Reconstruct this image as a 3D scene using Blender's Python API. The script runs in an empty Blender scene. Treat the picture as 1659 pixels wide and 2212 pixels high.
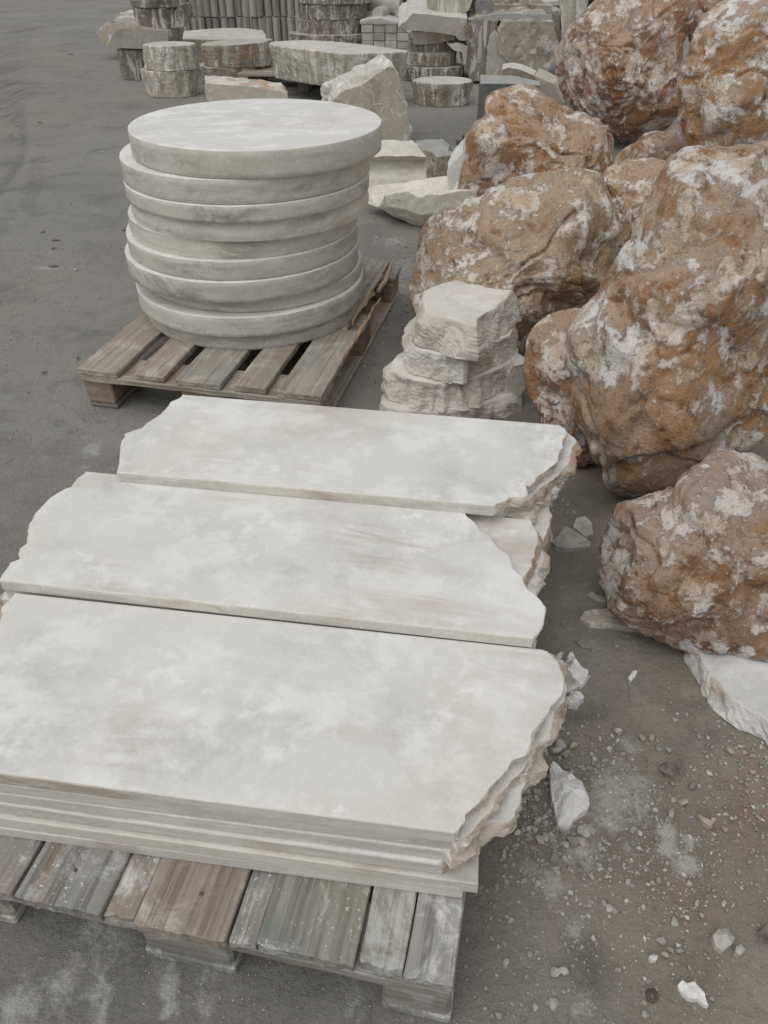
import bpy, bmesh, math, random
import numpy as np
from mathutils import Vector

scene = bpy.context.scene
COL = scene.collection
random.seed(7)
RNG = np.random.default_rng(11)

# ------------------------------------------------------------------ camera
CAM_H, CAM_PITCH, FOC = 1.283, math.radians(37.5), 1661.0 / 2212.0    # focal length in picture heights
cam_d = bpy.data.cameras.new('camera')
cam = bpy.data.objects.new('camera', cam_d); COL.objects.link(cam)
cam.location = (0, 0, CAM_H)
cam.rotation_euler = (math.radians(90) - CAM_PITCH, 0, 0)
cam_d.sensor_fit = 'VERTICAL'; cam_d.sensor_height = 36.0; cam_d.lens = 36.0 * FOC
cam_d.clip_start = 0.02; cam_d.clip_end = 1000
scene.camera = cam

# ------------------------------------------------------------------ world, sun, exposure
SUN_EL, SUN_AZ = 64.0, -140.0        # elevation, azimuth from +Y towards +X
world = bpy.data.worlds.new("World"); scene.world = world; world.use_nodes = True
wn = world.node_tree
sky = wn.nodes.new('ShaderNodeTexSky'); sky.sky_type = 'NISHITA'; sky.sun_disc = False
sky.sun_elevation = math.radians(SUN_EL); sky.sun_rotation = math.radians(SUN_AZ)
hs = wn.nodes.new('ShaderNodeHueSaturation'); hs.inputs['Saturation'].default_value = 0.12   # an overcast sky is grey
wn.links.new(sky.outputs[0], hs.inputs['Color'])
bg = wn.nodes['Background']; bg.inputs['Strength'].default_value = 0.115
wn.links.new(hs.outputs[0], bg.inputs['Color'])
sun_d = bpy.data.lights.new('sun', 'SUN'); sun_d.energy = 1.5; sun_d.angle = math.radians(75); sun_d.color = (1, 0.97, 0.93)
sun = bpy.data.objects.new('sun', sun_d); COL.objects.link(sun)
az, el = math.radians(SUN_AZ), math.radians(SUN_EL)
sdir = Vector((math.sin(az) * math.cos(el), math.cos(az) * math.cos(el), math.sin(el)))
sun.rotation_euler = (-sdir).to_track_quat('-Z', 'Y').to_euler()
sun.location = (0, 0, 30)
scene.view_settings.view_transform = 'Standard'; scene.view_settings.look = 'None'
scene.view_settings.gamma = 1; scene.view_settings.exposure = 0.0
scene.cycles.use_denoising = True
scene.cycles.denoising_prefilter = 'NONE'
scene.cycles.max_bounces = 6

# ------------------------------------------------------------------ survey: where a sight line meets a height or a distance
CP, SP = math.cos(CAM_PITCH), math.sin(CAM_PITCH)
def ray(x, y):
    a = (x - 829.5) / 1661.0; b = (1106.0 - y) / 1661.0
    return np.array([a, b * SP + CP, b * CP - SP])
def un(x, y, z=0.0):
    d = ray(x, y); return np.array([0, 0, CAM_H]) + d * ((z - CAM_H) / d[2])
def at(x, y, Y):
    d = ray(x, y); return np.array([0, 0, CAM_H]) + d * (Y / d[1])
def crop(ox, oy, k):
    return lambda pts: [((ox + x / k) / 1.8517, (oy + y / k) / 1.8517) for x, y in pts]
def plan(pts, z):
    return np.array([un(x, y, z)[:2] for x, y in pts])

# ------------------------------------------------------------------ noise
_g = np.random.default_rng(5).normal(size=(256, 3)); _g /= np.linalg.norm(_g, axis=1)[:, None]
def pn(P, seed=0):
    P = np.asarray(P, float); i = np.floor(P).astype(np.int64); f = P - i
    u = f * f * f * (f * (f * 6 - 15) + 10)
    out = np.zeros(len(P))
    for dx in (0, 1):
        for dy in (0, 1):
            for dz in (0, 1):
                h = (i[:, 0] + dx) * 73856093 ^ (i[:, 1] + dy) * 19349663 ^ (i[:, 2] + dz) * 83492791 ^ (seed * 2654435761)
                h = (h ^ (h >> 13)) * 1274126177; h = (h ^ (h >> 16)) & 255
                g = _g[h]
                w = (u[:, 0] if dx else 1 - u[:, 0]) * (u[:, 1] if dy else 1 - u[:, 1]) * (u[:, 2] if dz else 1 - u[:, 2])
                out += w * (g[:, 0] * (f[:, 0] - dx) + g[:, 1] * (f[:, 1] - dy) + g[:, 2] * (f[:, 2] - dz))
    return out * 1.5
def fbm(P, octv=4, seed=0, gain=.5, lac=2.1):
    o = np.zeros(len(P)); a = 1.; Q = np.asarray(P, float)
    for k in range(octv):
        o += a * pn(Q, seed + k); a *= gain; Q = Q * lac + 3.7
    return o
def ridged(P, octv=4, seed=0, gain=.5, lac=2.1):
    o = np.zeros(len(P)); a = 1.; Q = np.asarray(P, float)
    for k in range(octv):
        o += a * (1 - 2 * np.abs(pn(Q, seed + k))); a *= gain; Q = Q * lac + 1.3
    return o
def smooth(a, b, x):
    t = np.clip((x - a) / (b - a), 0, 1); return t * t * (3 - 2 * t)

# ------------------------------------------------------------------ material helpers
def new_mat(name):
    m = bpy.data.materials.new(name); m.use_nodes = True
    nt = m.node_tree; b = nt.nodes['Principled BSDF']
    return m, nt, b
def S(nt, node, key, v):
    if isinstance(v, bpy.types.NodeSocket): nt.links.new(v, node.inputs[key])
    else:
        s = node.inputs[key]
        if hasattr(s.default_value, '__len__') and not isinstance(v, (int, float)) and len(v) == 3 and len(s.default_value) == 4: v = (*v, 1)
        s.default_value = v
def mth(nt, op, a, b=None, c=None):
    n = nt.nodes.new('ShaderNodeMath'); n.operation = op; S(nt, n, 0, a)
    if b is not None: S(nt, n, 1, b)
    if c is not None: S(nt, n, 2, c)
    return n.outputs[0]
def mapr(nt, v, a, b, c=0., d=1.):
    n = nt.nodes.new('ShaderNodeMapRange'); n.interpolation_type = 'SMOOTHSTEP'
    for k, x in zip(range(5), (v, a, b, c, d)): S(nt, n, k, x)
    return n.outputs[0]
def noise(nt, vec, scale, detail=5., rough=.55, dist=0.):
    n = nt.nodes.new('ShaderNodeTexNoise'); S(nt, n, 'Vector', vec)
    S(nt, n, 'Scale', scale); S(nt, n, 'Detail', detail); S(nt, n, 'Roughness', rough); S(nt, n, 'Distortion', dist)
    return n.outputs[0]
def voro(nt, vec, scale, feature='F1'):
    n = nt.nodes.new('ShaderNodeTexVoronoi'); n.feature = feature; S(nt, n, 'Vector', vec); S(nt, n, 'Scale', scale)
    return n.outputs[0]
def mix(nt, f, a, b, mode='MIX'):
    n = nt.nodes.new('ShaderNodeMix'); n.data_type = 'RGBA'; n.blend_type = mode
    S(nt, n, 0, f); S(nt, n, 6, a); S(nt, n, 7, b); return n.outputs[2]
def attr(nt, name):
    n = nt.nodes.new('ShaderNodeAttribute'); n.attribute_name = name; return n.outputs['Fac']
def coords(nt, stretch=(1, 1, 1), jitter=True):
    t = nt.nodes.new('ShaderNodeTexCoord'); v = t.outputs['Object']
    if jitter:
        oi = nt.nodes.new('ShaderNodeObjectInfo')
        r = mth(nt, 'MULTIPLY', oi.outputs['Random'], 37.)
        a = nt.nodes.new('ShaderNodeVectorMath'); a.operation = 'ADD'
        nt.links.new(v, a.inputs[0]); nt.links.new(r, a.inputs[1]); v = a.outputs[0]
    m = nt.nodes.new('ShaderNodeVectorMath'); m.operation = 'MULTIPLY'
    nt.links.new(v, m.inputs[0]); m.inputs[1].default_value = stretch
    return v, m.outputs[0]
def rnd(nt):
    return nt.nodes.new('ShaderNodeObjectInfo').outputs['Random']
def bump(nt, b, h, strength, dist):
    n = nt.nodes.new('ShaderNodeBump'); S(nt, n, 'Height', h); S(nt, n, 'Strength', strength); S(nt, n, 'Distance', dist)
    nt.links.new(n.outputs[0], b.inputs['Normal']); return n
def sep(nt, v):
    n = nt.nodes.new('ShaderNodeSeparateXYZ'); nt.links.new(v, n.inputs[0]); return n.outputs

# ------------------------------------------------------------------ materials
def onyx_mat(name, base=(.68, .665, .63), grey=(.47, .46, .455), white=(.84, .835, .82), vein=(.42, .33, .25), stretch=(1, 1.6, 1.6), vein_amt=.4, rough=.42, k=1., speck=.6, sss=(.35, .022)):
    m, nt, b = new_mat(name)
    v, sv = coords(nt, stretch)
    c = mix(nt, mapr(nt, noise(nt, sv, 4.2 * k, 9, .66, .25), .46, .68), base, grey)
    c = mix(nt, mth(nt, 'MULTIPLY', mapr(nt, noise(nt, sv, 7.5 * k, 9, .70, .2), .47, .62), .75), c, white)
    c = mix(nt, mth(nt, 'MULTIPLY', mapr(nt, noise(nt, v, 1.7 * k, 4, .5, .3), .5, .68), .35), c, (.62, .57, .47))
    patch = mapr(nt, noise(nt, v, 4.2 * k, 3, .5), .5, .62)
    sp = mapr(nt, noise(nt, v, 34 * k, 5, .62, .3), .50, .66)
    c = mix(nt, mth(nt, 'MULTIPLY', mth(nt, 'MULTIPLY', patch, sp), speck), c, (.86, .86, .85))
    c = mix(nt, mth(nt, 'MULTIPLY', mapr(nt, noise(nt, v, 90, 4, .65), .5, .68), .22), c, (.84, .84, .83))
    # long veins
    _, lv = coords(nt, (.55, 3.2, 3.2))
    n = noise(nt, lv, 2.1 * k, 6, .6, 1.2)
    line = mapr(nt, mth(nt, 'ABSOLUTE', mth(nt, 'SUBTRACT', n, .5)), 0., .07, 1., 0.)
    vm = mapr(nt, noise(nt, v, 2.4 * k, 3, .5, .2), .5, .68)
    c = mix(nt, mth(nt, 'MULTIPLY', mth(nt, 'MULTIPLY', line, vm), vein_amt), c, vein)
    grain = noise(nt, v, 420, 2, .6)
    c = mix(nt, .22, c, mix(nt, mth(nt, 'ADD', mth(nt, 'MULTIPLY', grain, .5), mth(nt, 'MULTIPLY', noise(nt, v, 150, 4, .7), .5)), (.0, .0, .0), (1, 1, 1)), 'OVERLAY')
    S(nt, b, 'Base Color', c)
    S(nt, b, 'Roughness', mapr(nt, noise(nt, v, 9, 4), .3, .7, rough - .06, rough + .16))
    S(nt, b, 'Subsurface Weight', sss[0]); S(nt, b, 'Subsurface Radius', (1., .92, .76)); S(nt, b, 'Subsurface Scale', sss[1])
    bump(nt, b, mth(nt, 'ADD', noise(nt, v, 160, 4, .6), mth(nt, 'MULTIPLY', noise(nt, v, 25, 3), .8)), .12, .004)
    return m
def broken_mat(name, a=(.62, .585, .53), bcol=(.42, .345, .265), w=(.76, .74, .70), streak=(1, 1, 1), amt=.6):
    m, nt, b = new_mat(name)
    v, sv = coords(nt, streak)
    c = mix(nt, mth(nt, 'MULTIPLY', mapr(nt, noise(nt, sv, 7, 6, .6, .6), .45, .68), amt), a, bcol)
    c = mix(nt, mapr(nt, noise(nt, sv, 13, 6, .62, .4), .5, .66), c, w)
    c = mix(nt, mth(nt, 'MULTIPLY', mapr(nt, noise(nt, v, 3.2, 3), .58, .7), .6), c, (.40, .25, .13))
    S(nt, b, 'Base Color', c); S(nt, b, 'Roughness', .62)
    S(nt, b, 'Subsurface Weight', .12); S(nt, b, 'Subsurface Radius', (1., .85, .65)); S(nt, b, 'Subsurface Scale', .012)
    bump(nt, b, mth(nt, 'ADD', noise(nt, v, 38, 7, .68, .3), mth(nt, 'MULTIPLY', noise(nt, v, 150, 3), .3)), .55, .015)
    return m
def streak_mat(name, a, d, w, rust=(.36, .21, .11), rust_amt=.5, k=1., wamt=.9, damt=.8):
    """rough sawn-off stone with white drips running down its side"""
    m, nt, b = new_mat(name)
    v, sv = coords(nt, (1, 1, .16))
    c = mix(nt, mth(nt, 'MULTIPLY', mapr(nt, noise(nt, sv, 7 * k, 6, .66, .6), .44, .56), damt), a, d)
    c = mix(nt, mth(nt, 'MULTIPLY', mapr(nt, noise(nt, sv, 13 * k, 5, .62, 1.1), .535, .585), wamt), c, w)
    c = mix(nt, mth(nt, 'MULTIPLY', mapr(nt, noise(nt, v, 14 * k, 6, .65), .55, .66), .6), c, w)
    c = mix(nt, mth(nt, 'MULTIPLY', mapr(nt, noise(nt, v, 2.6 * k, 5, .6, .4), .6, .7), rust_amt), c, rust)
    S(nt, b, 'Base Color', c); S(nt, b, 'Roughness', .7)
    bump(nt, b, mth(nt, 'ADD', noise(nt, sv, 16 * k, 6, .65), mth(nt, 'MULTIPLY', noise(nt, v, 45, 6, .7), .7)), .6, .03)
    return m
def scratched_mat(name, a=(.40, .36, .295), d=(.31, .27, .21), w=(.60, .58, .53)):
    # a split face of translucent stone: cloudy, with pale fracture lines and bruises
    m, nt, b = new_mat(name)
    v, sv = coords(nt, (1, 1, .3))
    c = mix(nt, mapr(nt, noise(nt, sv, 6, 6, .6, .6), .40, .62), a, d)
    wv = nt.nodes.new('ShaderNodeVectorMath'); wv.operation = 'ADD'
    n3 = nt.nodes.new('ShaderNodeTexNoise'); S(nt, n3, 'Vector', v); S(nt, n3, 'Scale', 5.); nt.links.new(v, wv.inputs[0])
    sc_ = nt.nodes.new('ShaderNodeVectorMath'); sc_.operation = 'SCALE'; nt.links.new(n3.outputs['Color'], sc_.inputs[0]); sc_.inputs['Scale'].default_value = .22
    nt.links.new(sc_.outputs[0], wv.inputs[1])
    ed = voro(nt, wv.outputs[0], 4.5, 'DISTANCE_TO_EDGE')
    ln = mth(nt, 'MULTIPLY', mapr(nt, ed, .0, .035, 1., 0.), mapr(nt, noise(nt, v, 9, 4), .42, .6))
    c = mix(nt, mth(nt, 'MULTIPLY', ln, .75), c, w)
    c = mix(nt, mth(nt, 'MULTIPLY', mapr(nt, noise(nt, v, 16, 7, .72, .5), .55, .66), .8), c, w)
    S(nt, b, 'Base Color', c); S(nt, b, 'Roughness', .5)
    bump(nt, b, mth(nt, 'ADD', noise(nt, v, 14, 6, .6), mth(nt, 'MULTIPLY', ln, .4)), .5, .02)
    return m
def boulder_mat(name, brown=(.44, .275, .175), ochre=(.54, .335, .16), dust=(.50, .39, .30), white=(.78, .715, .65), dark=(.20, .12, .075),
                wl=0., ol=.5, k=1., grey=(.40, .345, .285)):
    m, nt, b = new_mat(name)
    v, _ = coords(nt)
    rel = attr(nt, 'relief')
    geo = nt.nodes.new('ShaderNodeNewGeometry')
    nz = sep(nt, geo.outputs['Normal'])[2]
    c = mix(nt, mapr(nt, noise(nt, v, 4.2 * k, 6, .62, .5), ol - .06, ol + .09), brown, ochre)
    c = mix(nt, mth(nt, 'MULTIPLY', mapr(nt, noise(nt, v, 9 * k, 8, .70, .6), .53, .63), .85), c, dark)
    c = mix(nt, mth(nt, 'MULTIPLY', mapr(nt, noise(nt, v, 2.6 * k, 5, .6, .3), .53, .68), .65), c, grey)
    # dust that has settled on what faces up
    dn = mth(nt, 'MULTIPLY', mapr(nt, mth(nt, 'ADD', nz, mth(nt, 'MULTIPLY', noise(nt, v, 14 * k, 5, .7), .9)), .60, 1.30), .78)
    c = mix(nt, dn, c, dust)
    c = mix(nt, mth(nt, 'MULTIPLY', mapr(nt, mth(nt, 'ADD', noise(nt, v, 5.5 * k, 8, .72, .5), mth(nt, 'MULTIPLY', rel, .07)), .47, .60), .55), c, (dust[0] * 1.08, dust[1] * 1.05, dust[2] * 1.03))
    # pale crust: where the rock's own relief says, its rim frayed by finer noise
    f2 = mth(nt, 'ADD', rel, mth(nt, 'MULTIPLY', mth(nt, 'SUBTRACT', noise(nt, v, 20 * k, 9, .78, .9), .5), 6.0))
    f2 = mth(nt, 'ADD', f2, mth(nt, 'MULTIPLY', mth(nt, 'SUBTRACT', noise(nt, v, 100 * k, 5, .75, .3), .5), 3.6))
    cr = mapr(nt, f2, wl - .25, wl + .95)
    tint = mix(nt, mapr(nt, noise(nt, v, 9 * k, 8, .72, .4), .40, .58), (white[0] * .72, white[1] * .585, white[2] * .46), white)
    c = mix(nt, mth(nt, 'MULTIPLY', cr, .92), c, tint)
    line = mapr(nt, mth(nt, 'ABSOLUTE', mth(nt, 'SUBTRACT', noise(nt, v, 6.5 * k, 6, .6, 1.1), .5)), 0., .010, 1., 0.)
    c = mix(nt, mth(nt, 'MULTIPLY', mth(nt, 'MULTIPLY', line, mapr(nt, noise(nt, v, 4 * k, 2), .5, .6)), .6), c, dark)
    sp = mapr(nt, noise(nt, v, 70 * k, 5, .7), .60, .66)
    c = mix(nt, mth(nt, 'MULTIPLY', sp, .55), c, white)
    pits = mapr(nt, noise(nt, v, 55 * k, 5, .7, .5), .36, .42, 1., 0.)
    c = mix(nt, mth(nt, 'MULTIPLY', pits, .6), c, dark)
    rust = mth(nt, 'MULTIPLY', mapr(nt, noise(nt, v, 3.3 * k, 6, .65, 1.), .56, .64), mapr(nt, noise(nt, v, 18 * k, 6, .7), .40, .55))
    c = mix(nt, mth(nt, 'MULTIPLY', rust, .9), c, (ochre[0] * .62, ochre[1] * .52, ochre[2] * .42))
    grain = noise(nt, v, 260, 3, .7)
    c = mix(nt, .3, c, mix(nt, grain, (.1, .1, .1), (1, 1, 1)), 'OVERLAY')
    S(nt, b, 'Base Color', c); S(nt, b, 'Roughness', .86); S(nt, b, 'Specular IOR Level', .25)
    h = mth(nt, 'ADD', noise(nt, v, 30 * k, 8, .72, .5), mth(nt, 'MULTIPLY', noise(nt, v, 120 * k, 5, .7), .45))
    h = mth(nt, 'ADD', h, mth(nt, 'MULTIPLY', cr, .30))
    bump(nt, b, h, .8, .020)
    return m
def wood_mat(name, axis, base=(.36, .325, .275), dark=(.17, .145, .115), pale=(.54, .515, .47), brown=(.26, .185, .125), powder=.5, stain=(.27, .285, .265)):
    m, nt, b = new_mat(name)
    st = [60, 60, 60]; st[axis] = 1.6
    v, sv = coords(nt, tuple(st))
    st2 = [9, 9, 9]; st2[axis] = 1.3
    _, lv = coords(nt, tuple(st2))
    gr = noise(nt, sv, 1.6, 6, .7, .25)
    r = rnd(nt)
    c = mix(nt, mapr(nt, gr, .30, .62), dark, base)
    c = mix(nt, mth(nt, 'MULTIPLY', mapr(nt, noise(nt, lv, 1.3, 5, .6, .5), .45, .66), mapr(nt, r, 0, 1, .25, .9)), c, brown)
    c = mix(nt, mth(nt, 'MULTIPLY', mapr(nt, noise(nt, v, 4.6, 4, .6, .5), .50, .64), mth(nt, 'SUBTRACT', .75, mth(nt, 'MULTIPLY', r, .5))), c, stain)
    pw = mth(nt, 'MULTIPLY', mapr(nt, noise(nt, v, 8, 8, .76, .8), .48, .64), mapr(nt, gr, .30, .60, .45, 1.))
    c = mix(nt, mth(nt, 'MULTIPLY', pw, powder), c, pale)
    sp = mapr(nt, noise(nt, v, 150, 4, .65), .62, .67)
    c = mix(nt, mth(nt, 'MULTIPLY', mth(nt, 'MULTIPLY', sp, mapr(nt, noise(nt, v, 7, 3), .45, .6)), powder), c, (.74, .73, .71))
    fine = mapr(nt, noise(nt, sv, 2.7, 4, .7, .4), .32, .40, 1., 0.)
    c = mix(nt, mth(nt, 'MULTIPLY', fine, .65), c, (dark[0] * .5, dark[1] * .5, dark[2] * .5))
    S(nt, b, 'Base Color', c); S(nt, b, 'Roughness', .85); S(nt, b, 'Specular IOR Level', .25)
    bump(nt, b, mth(nt, 'ADD', gr, mth(nt, 'MULTIPLY', noise(nt, v, 90, 5), .5)), .55, .004)
    return m
def vary(m, lo=.72, hi=1.15):
    # stones of one kind differ in tone from piece to piece
    nt = m.node_tree; b = nt.nodes['Principled BSDF']; src = b.inputs['Base Color'].links[0].from_socket
    h = nt.nodes.new('ShaderNodeHueSaturation'); nt.links.new(src, h.inputs['Color']); nt.links.new(mapr(nt, rnd(nt), 0., 1., lo, hi), h.inputs['Value'])
    nt.links.new(h.outputs[0], b.inputs['Base Color']); return m
def plain_mat(name, a, bcol, scale=20, rough=.8, bmp=.4, metal=0., bd=.01):
    m, nt, b = new_mat(name)
    v, _ = coords(nt)
    c = mix(nt, mapr(nt, noise(nt, v, scale, 7, .66, .4), .38, .62), a, bcol)
    S(nt, b, 'Base Color', c); S(nt, b, 'Roughness', rough); S(nt, b, 'Metallic', metal)
    bump(nt, b, noise(nt, v, scale * 2.5, 7, .68), bmp, bd)
    return m

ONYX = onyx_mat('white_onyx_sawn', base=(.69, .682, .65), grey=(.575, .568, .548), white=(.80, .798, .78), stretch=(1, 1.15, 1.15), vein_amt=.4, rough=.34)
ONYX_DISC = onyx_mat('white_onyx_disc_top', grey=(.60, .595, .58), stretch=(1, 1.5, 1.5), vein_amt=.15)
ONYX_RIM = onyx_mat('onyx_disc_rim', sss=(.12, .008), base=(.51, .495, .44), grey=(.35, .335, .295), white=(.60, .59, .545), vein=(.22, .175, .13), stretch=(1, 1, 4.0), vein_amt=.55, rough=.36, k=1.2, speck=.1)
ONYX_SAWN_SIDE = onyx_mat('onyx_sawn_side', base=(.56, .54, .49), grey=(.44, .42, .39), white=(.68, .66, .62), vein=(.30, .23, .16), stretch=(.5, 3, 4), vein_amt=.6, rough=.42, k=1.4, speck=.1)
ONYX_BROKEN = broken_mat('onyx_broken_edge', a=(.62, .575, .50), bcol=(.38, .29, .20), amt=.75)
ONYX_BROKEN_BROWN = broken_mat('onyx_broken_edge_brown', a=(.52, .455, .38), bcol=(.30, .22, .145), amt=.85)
STUMP_TOP = onyx_mat('pale_cut_face', base=(.66, .63, .57), grey=(.55, .53, .48), white=(.76, .74, .69), vein_amt=.15)
STUMP_SIDE = broken_mat('chipped_pale_stone', a=(.60, .56, .50), bcol=(.43, .385, .33), w=(.72, .70, .66), streak=(1, 1, .6), amt=.75)
CUT_GREY = onyx_mat('grey_beige_cut_face', base=(.40, .375, .325), grey=(.32, .30, .265), white=(.47, .45, .405), vein_amt=.2)
CUT_PALE = onyx_mat('dull_pale_cut_face', base=(.54, .525, .475), grey=(.46, .445, .40), white=(.62, .605, .56), vein_amt=.2)
DRIP = streak_mat('dripped_stone', (.36, .325, .265), (.20, .17, .13), (.60, .58, .53), k=1.1)
DRIP_PALE = streak_mat('dripped_pale_stone', (.50, .465, .39), (.35, .315, .25), (.68, .665, .62), k=1.0, rust_amt=.75)
DRIP_DARK = streak_mat('dripped_dark_stone', (.27, .24, .205), (.14, .115, .095), (.56, .545, .51), k=1.2, rust_amt=.25)
BLOCK_ROUGH = broken_mat('rough_quarry_block', a=(.36, .325, .265), bcol=(.19, .155, .115), w=(.56, .535, .49), amt=.9)
GREY_SAWN = plain_mat('grey_sawn_stone', (.30, .30, .285), (.38, .375, .35), 9, .75, .2)
DARK_GREY = plain_mat('dark_grey_stone', (.09, .095, .10), (.14, .14, .14), 9, .7, .2)
BOULDER = boulder_mat('boulder_crust', brown=(0.376, 0.222, 0.133), ochre=(0.440, 0.261, 0.126), dust=(0.480, 0.364, 0.278), white=(0.815, 0.762, 0.701), dark=(0.176, 0.095, 0.056))
BOULDER_OCHRE = boulder_mat('boulder_ochre', brown=(0.400, 0.233, 0.133), ochre=(0.456, 0.261, 0.107), dust=(0.488, 0.379, 0.292), white=(0.834, 0.806, 0.768), dark=(0.192, 0.107, 0.059), ol=.52)
BOULDER_TAN = boulder_mat('boulder_tan', brown=(0.400, 0.272, 0.174), ochre=(0.440, 0.287, 0.151), dust=(0.464, 0.359, 0.266), white=(0.815, 0.772, 0.720), dark=(0.192, 0.115, 0.070), k=.9)
BOULDER_RED = boulder_mat('boulder_red', brown=(0.360, 0.199, 0.122), ochre=(0.400, 0.230, 0.130), dust=(0.464, 0.348, 0.266), white=(0.795, 0.729, 0.672), dark=(0.176, 0.092, 0.059), k=1.15)
BOULDER_DUSTY = boulder_mat('boulder_dusty', brown=(0.368, 0.237, 0.159), ochre=(0.424, 0.256, 0.141), dust=(0.448, 0.348, 0.281), white=(0.795, 0.743, 0.691), dark=(0.176, 0.107, 0.070), k=1.2)
WOOD_LONG = wood_mat('weathered_wood_long', 1)
WOOD_CROSS = wood_mat('weathered_wood_cross', 0)
WOOD_LONG_W = wood_mat('dusted_wood_long', 1, base=(.285, .28, .26), dark=(.14, .135, .125), pale=(.58, .58, .56), brown=(.23, .165, .11), powder=.75, stain=(.15, .17, .168))
WOOD_BROWN = wood_mat('brown_stained_wood_long', 1, base=(.31, .27, .22), dark=(.16, .13, .105), pale=(.55, .53, .49), brown=(.26, .18, .12), powder=.6, stain=(.22, .17, .125))
WOOD_WHITE = wood_mat('chalky_wood_long', 1, base=(.36, .35, .33), dark=(.18, .17, .155), pale=(.66, .655, .64), brown=(.28, .21, .15), powder=.95, stain=(.24, .24, .22))
WOOD_OLIVE = wood_mat('grey_green_wood_long', 1, base=(.29, .285, .25), dark=(.15, .145, .125), pale=(.56, .56, .535), brown=(.24, .20, .14), powder=.7, stain=(.16, .185, .175))
WOOD_CROSS_W = wood_mat('dusted_wood_cross', 0, base=(.29, .275, .245), dark=(.14, .13, .115), pale=(.52, .515, .495), brown=(.22, .165, .115), powder=.6, stain=(.12, .145, .135))
WOOD_RAW = wood_mat('fresh_split_wood', 1, base=(.56, .42, .29), dark=(.36, .24, .15), pale=(.58, .50, .40), brown=(.42, .27, .16), powder=.3, stain=(.48, .36, .25))
WOOD_BLOCK = wood_mat('pallet_block_wood', 0, base=(.32, .25, .185), dark=(.16, .115, .08), pale=(.44, .40, .35), brown=(.25, .165, .11), powder=.4)
WHITE_CHIP = plain_mat('white_broken_stone', (.70, .69, .67), (.80, .795, .78), 30, .7, .6)
GREY_CHIP = plain_mat('grey_stone_chip', (.30, .285, .255), (.44, .425, .39), 30, .85, .5)
TAN_CHIP = plain_mat('tan_stone_chip', (.34, .285, .22), (.44, .38, .30), 25, .85, .5)
RUST = plain_mat('rusty_iron', (.075, .055, .045), (.14, .095, .07), 60, .8, .5)
DRY_LEAF = plain_mat('dry_brown_leaf', (.12, .105, .09), (.24, .21, .185), 50, .85, .4)
DARK_PLASTIC = plain_mat('dark_crate_plastic', (.035, .035, .037), (.06, .06, .06), 12, .7, .2)
WRAP = plain_mat('dusty_wrapping_film', (.50, .49, .45), (.60, .59, .55), 14, .4, .5)
TILE = streak_mat('stacked_stone_block', (.36, .34, .305), (.27, .25, .22), (.45, .435, .40), k=1.6, wamt=.5, rust_amt=.1)
TILE_PALE = plain_mat('pale_stone_tile', (.40, .385, .345), (.47, .455, .41), 10, .75, .2)

for _m in (TILE, TILE_PALE, GREY_CHIP, WOOD_LONG, WOOD_CROSS_W): vary(_m)
vary(ONYX_RIM, .88, 1.06)

# ------------------------------------------------------------------ object helpers
def tag(o, label=None, cat=None, group=None, kind=None):
    if label: o['label'] = label
    if cat: o['category'] = cat
    if group: o['group'] = group
    if kind: o['kind'] = kind
    return o
def rot2(a):
    return np.array([[math.cos(a), -math.sin(a)], [math.sin(a), math.cos(a)]])
def mk(name, verts, faces, mats, midx=None, smooth_faces=None, parent=None, loc=(0, 0, 0), rotz=0., sharp=None, attrs=None):
    """link one mesh; verts are given in world space (or in the parent's space)"""
    V = np.array(verts, float) - np.array(loc, float)
    if rotz: V[:, :2] = V[:, :2] @ rot2(rotz)
    me = bpy.data.meshes.new(name)
    me.from_pydata(V.tolist(), [], faces if isinstance(faces, list) else faces.tolist())
    for m in (mats if isinstance(mats, (list, tuple)) else [mats]): me.materials.append(m)
    n = len(me.polygons)
    if midx is not None: me.polygons.foreach_set('material_index', np.asarray(midx, np.int32))
    sm = np.zeros(n, bool) if smooth_faces is None else (np.full(n, smooth_faces) if isinstance(smooth_faces, bool) else np.asarray(smooth_faces, bool))
    me.polygons.foreach_set('use_smooth', sm)
    if sharp:
        sh = set(sharp)
        a = me.attributes.new('sharp_edge', 'BOOLEAN', 'EDGE')
        ev = np.zeros(len(me.edges) * 2, np.int32); me.edges.foreach_get('vertices', ev)
        ev = ev.reshape(-1, 2)
        a.data.foreach_set('value', np.array([(min(p), max(p)) in sh for p in ev.tolist()], bool))
    for k, arr in (attrs or {}).items():
        a = me.attributes.new(k, 'FLOAT', 'POINT'); a.data.foreach_set('value', np.asarray(arr, np.float32))
    me.update()
    o = bpy.data.objects.new(name, me); COL.objects.link(o)
    o.location = loc; o.rotation_euler = (0, 0, rotz)
    if parent is not None: o.parent = parent
    return o
def empty(name, loc, rotz=0.):
    o = bpy.data.objects.new(name, None); o.empty_display_size = .1; COL.objects.link(o)
    o.location = loc; o.rotation_euler = (0, 0, rotz); return o

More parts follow.
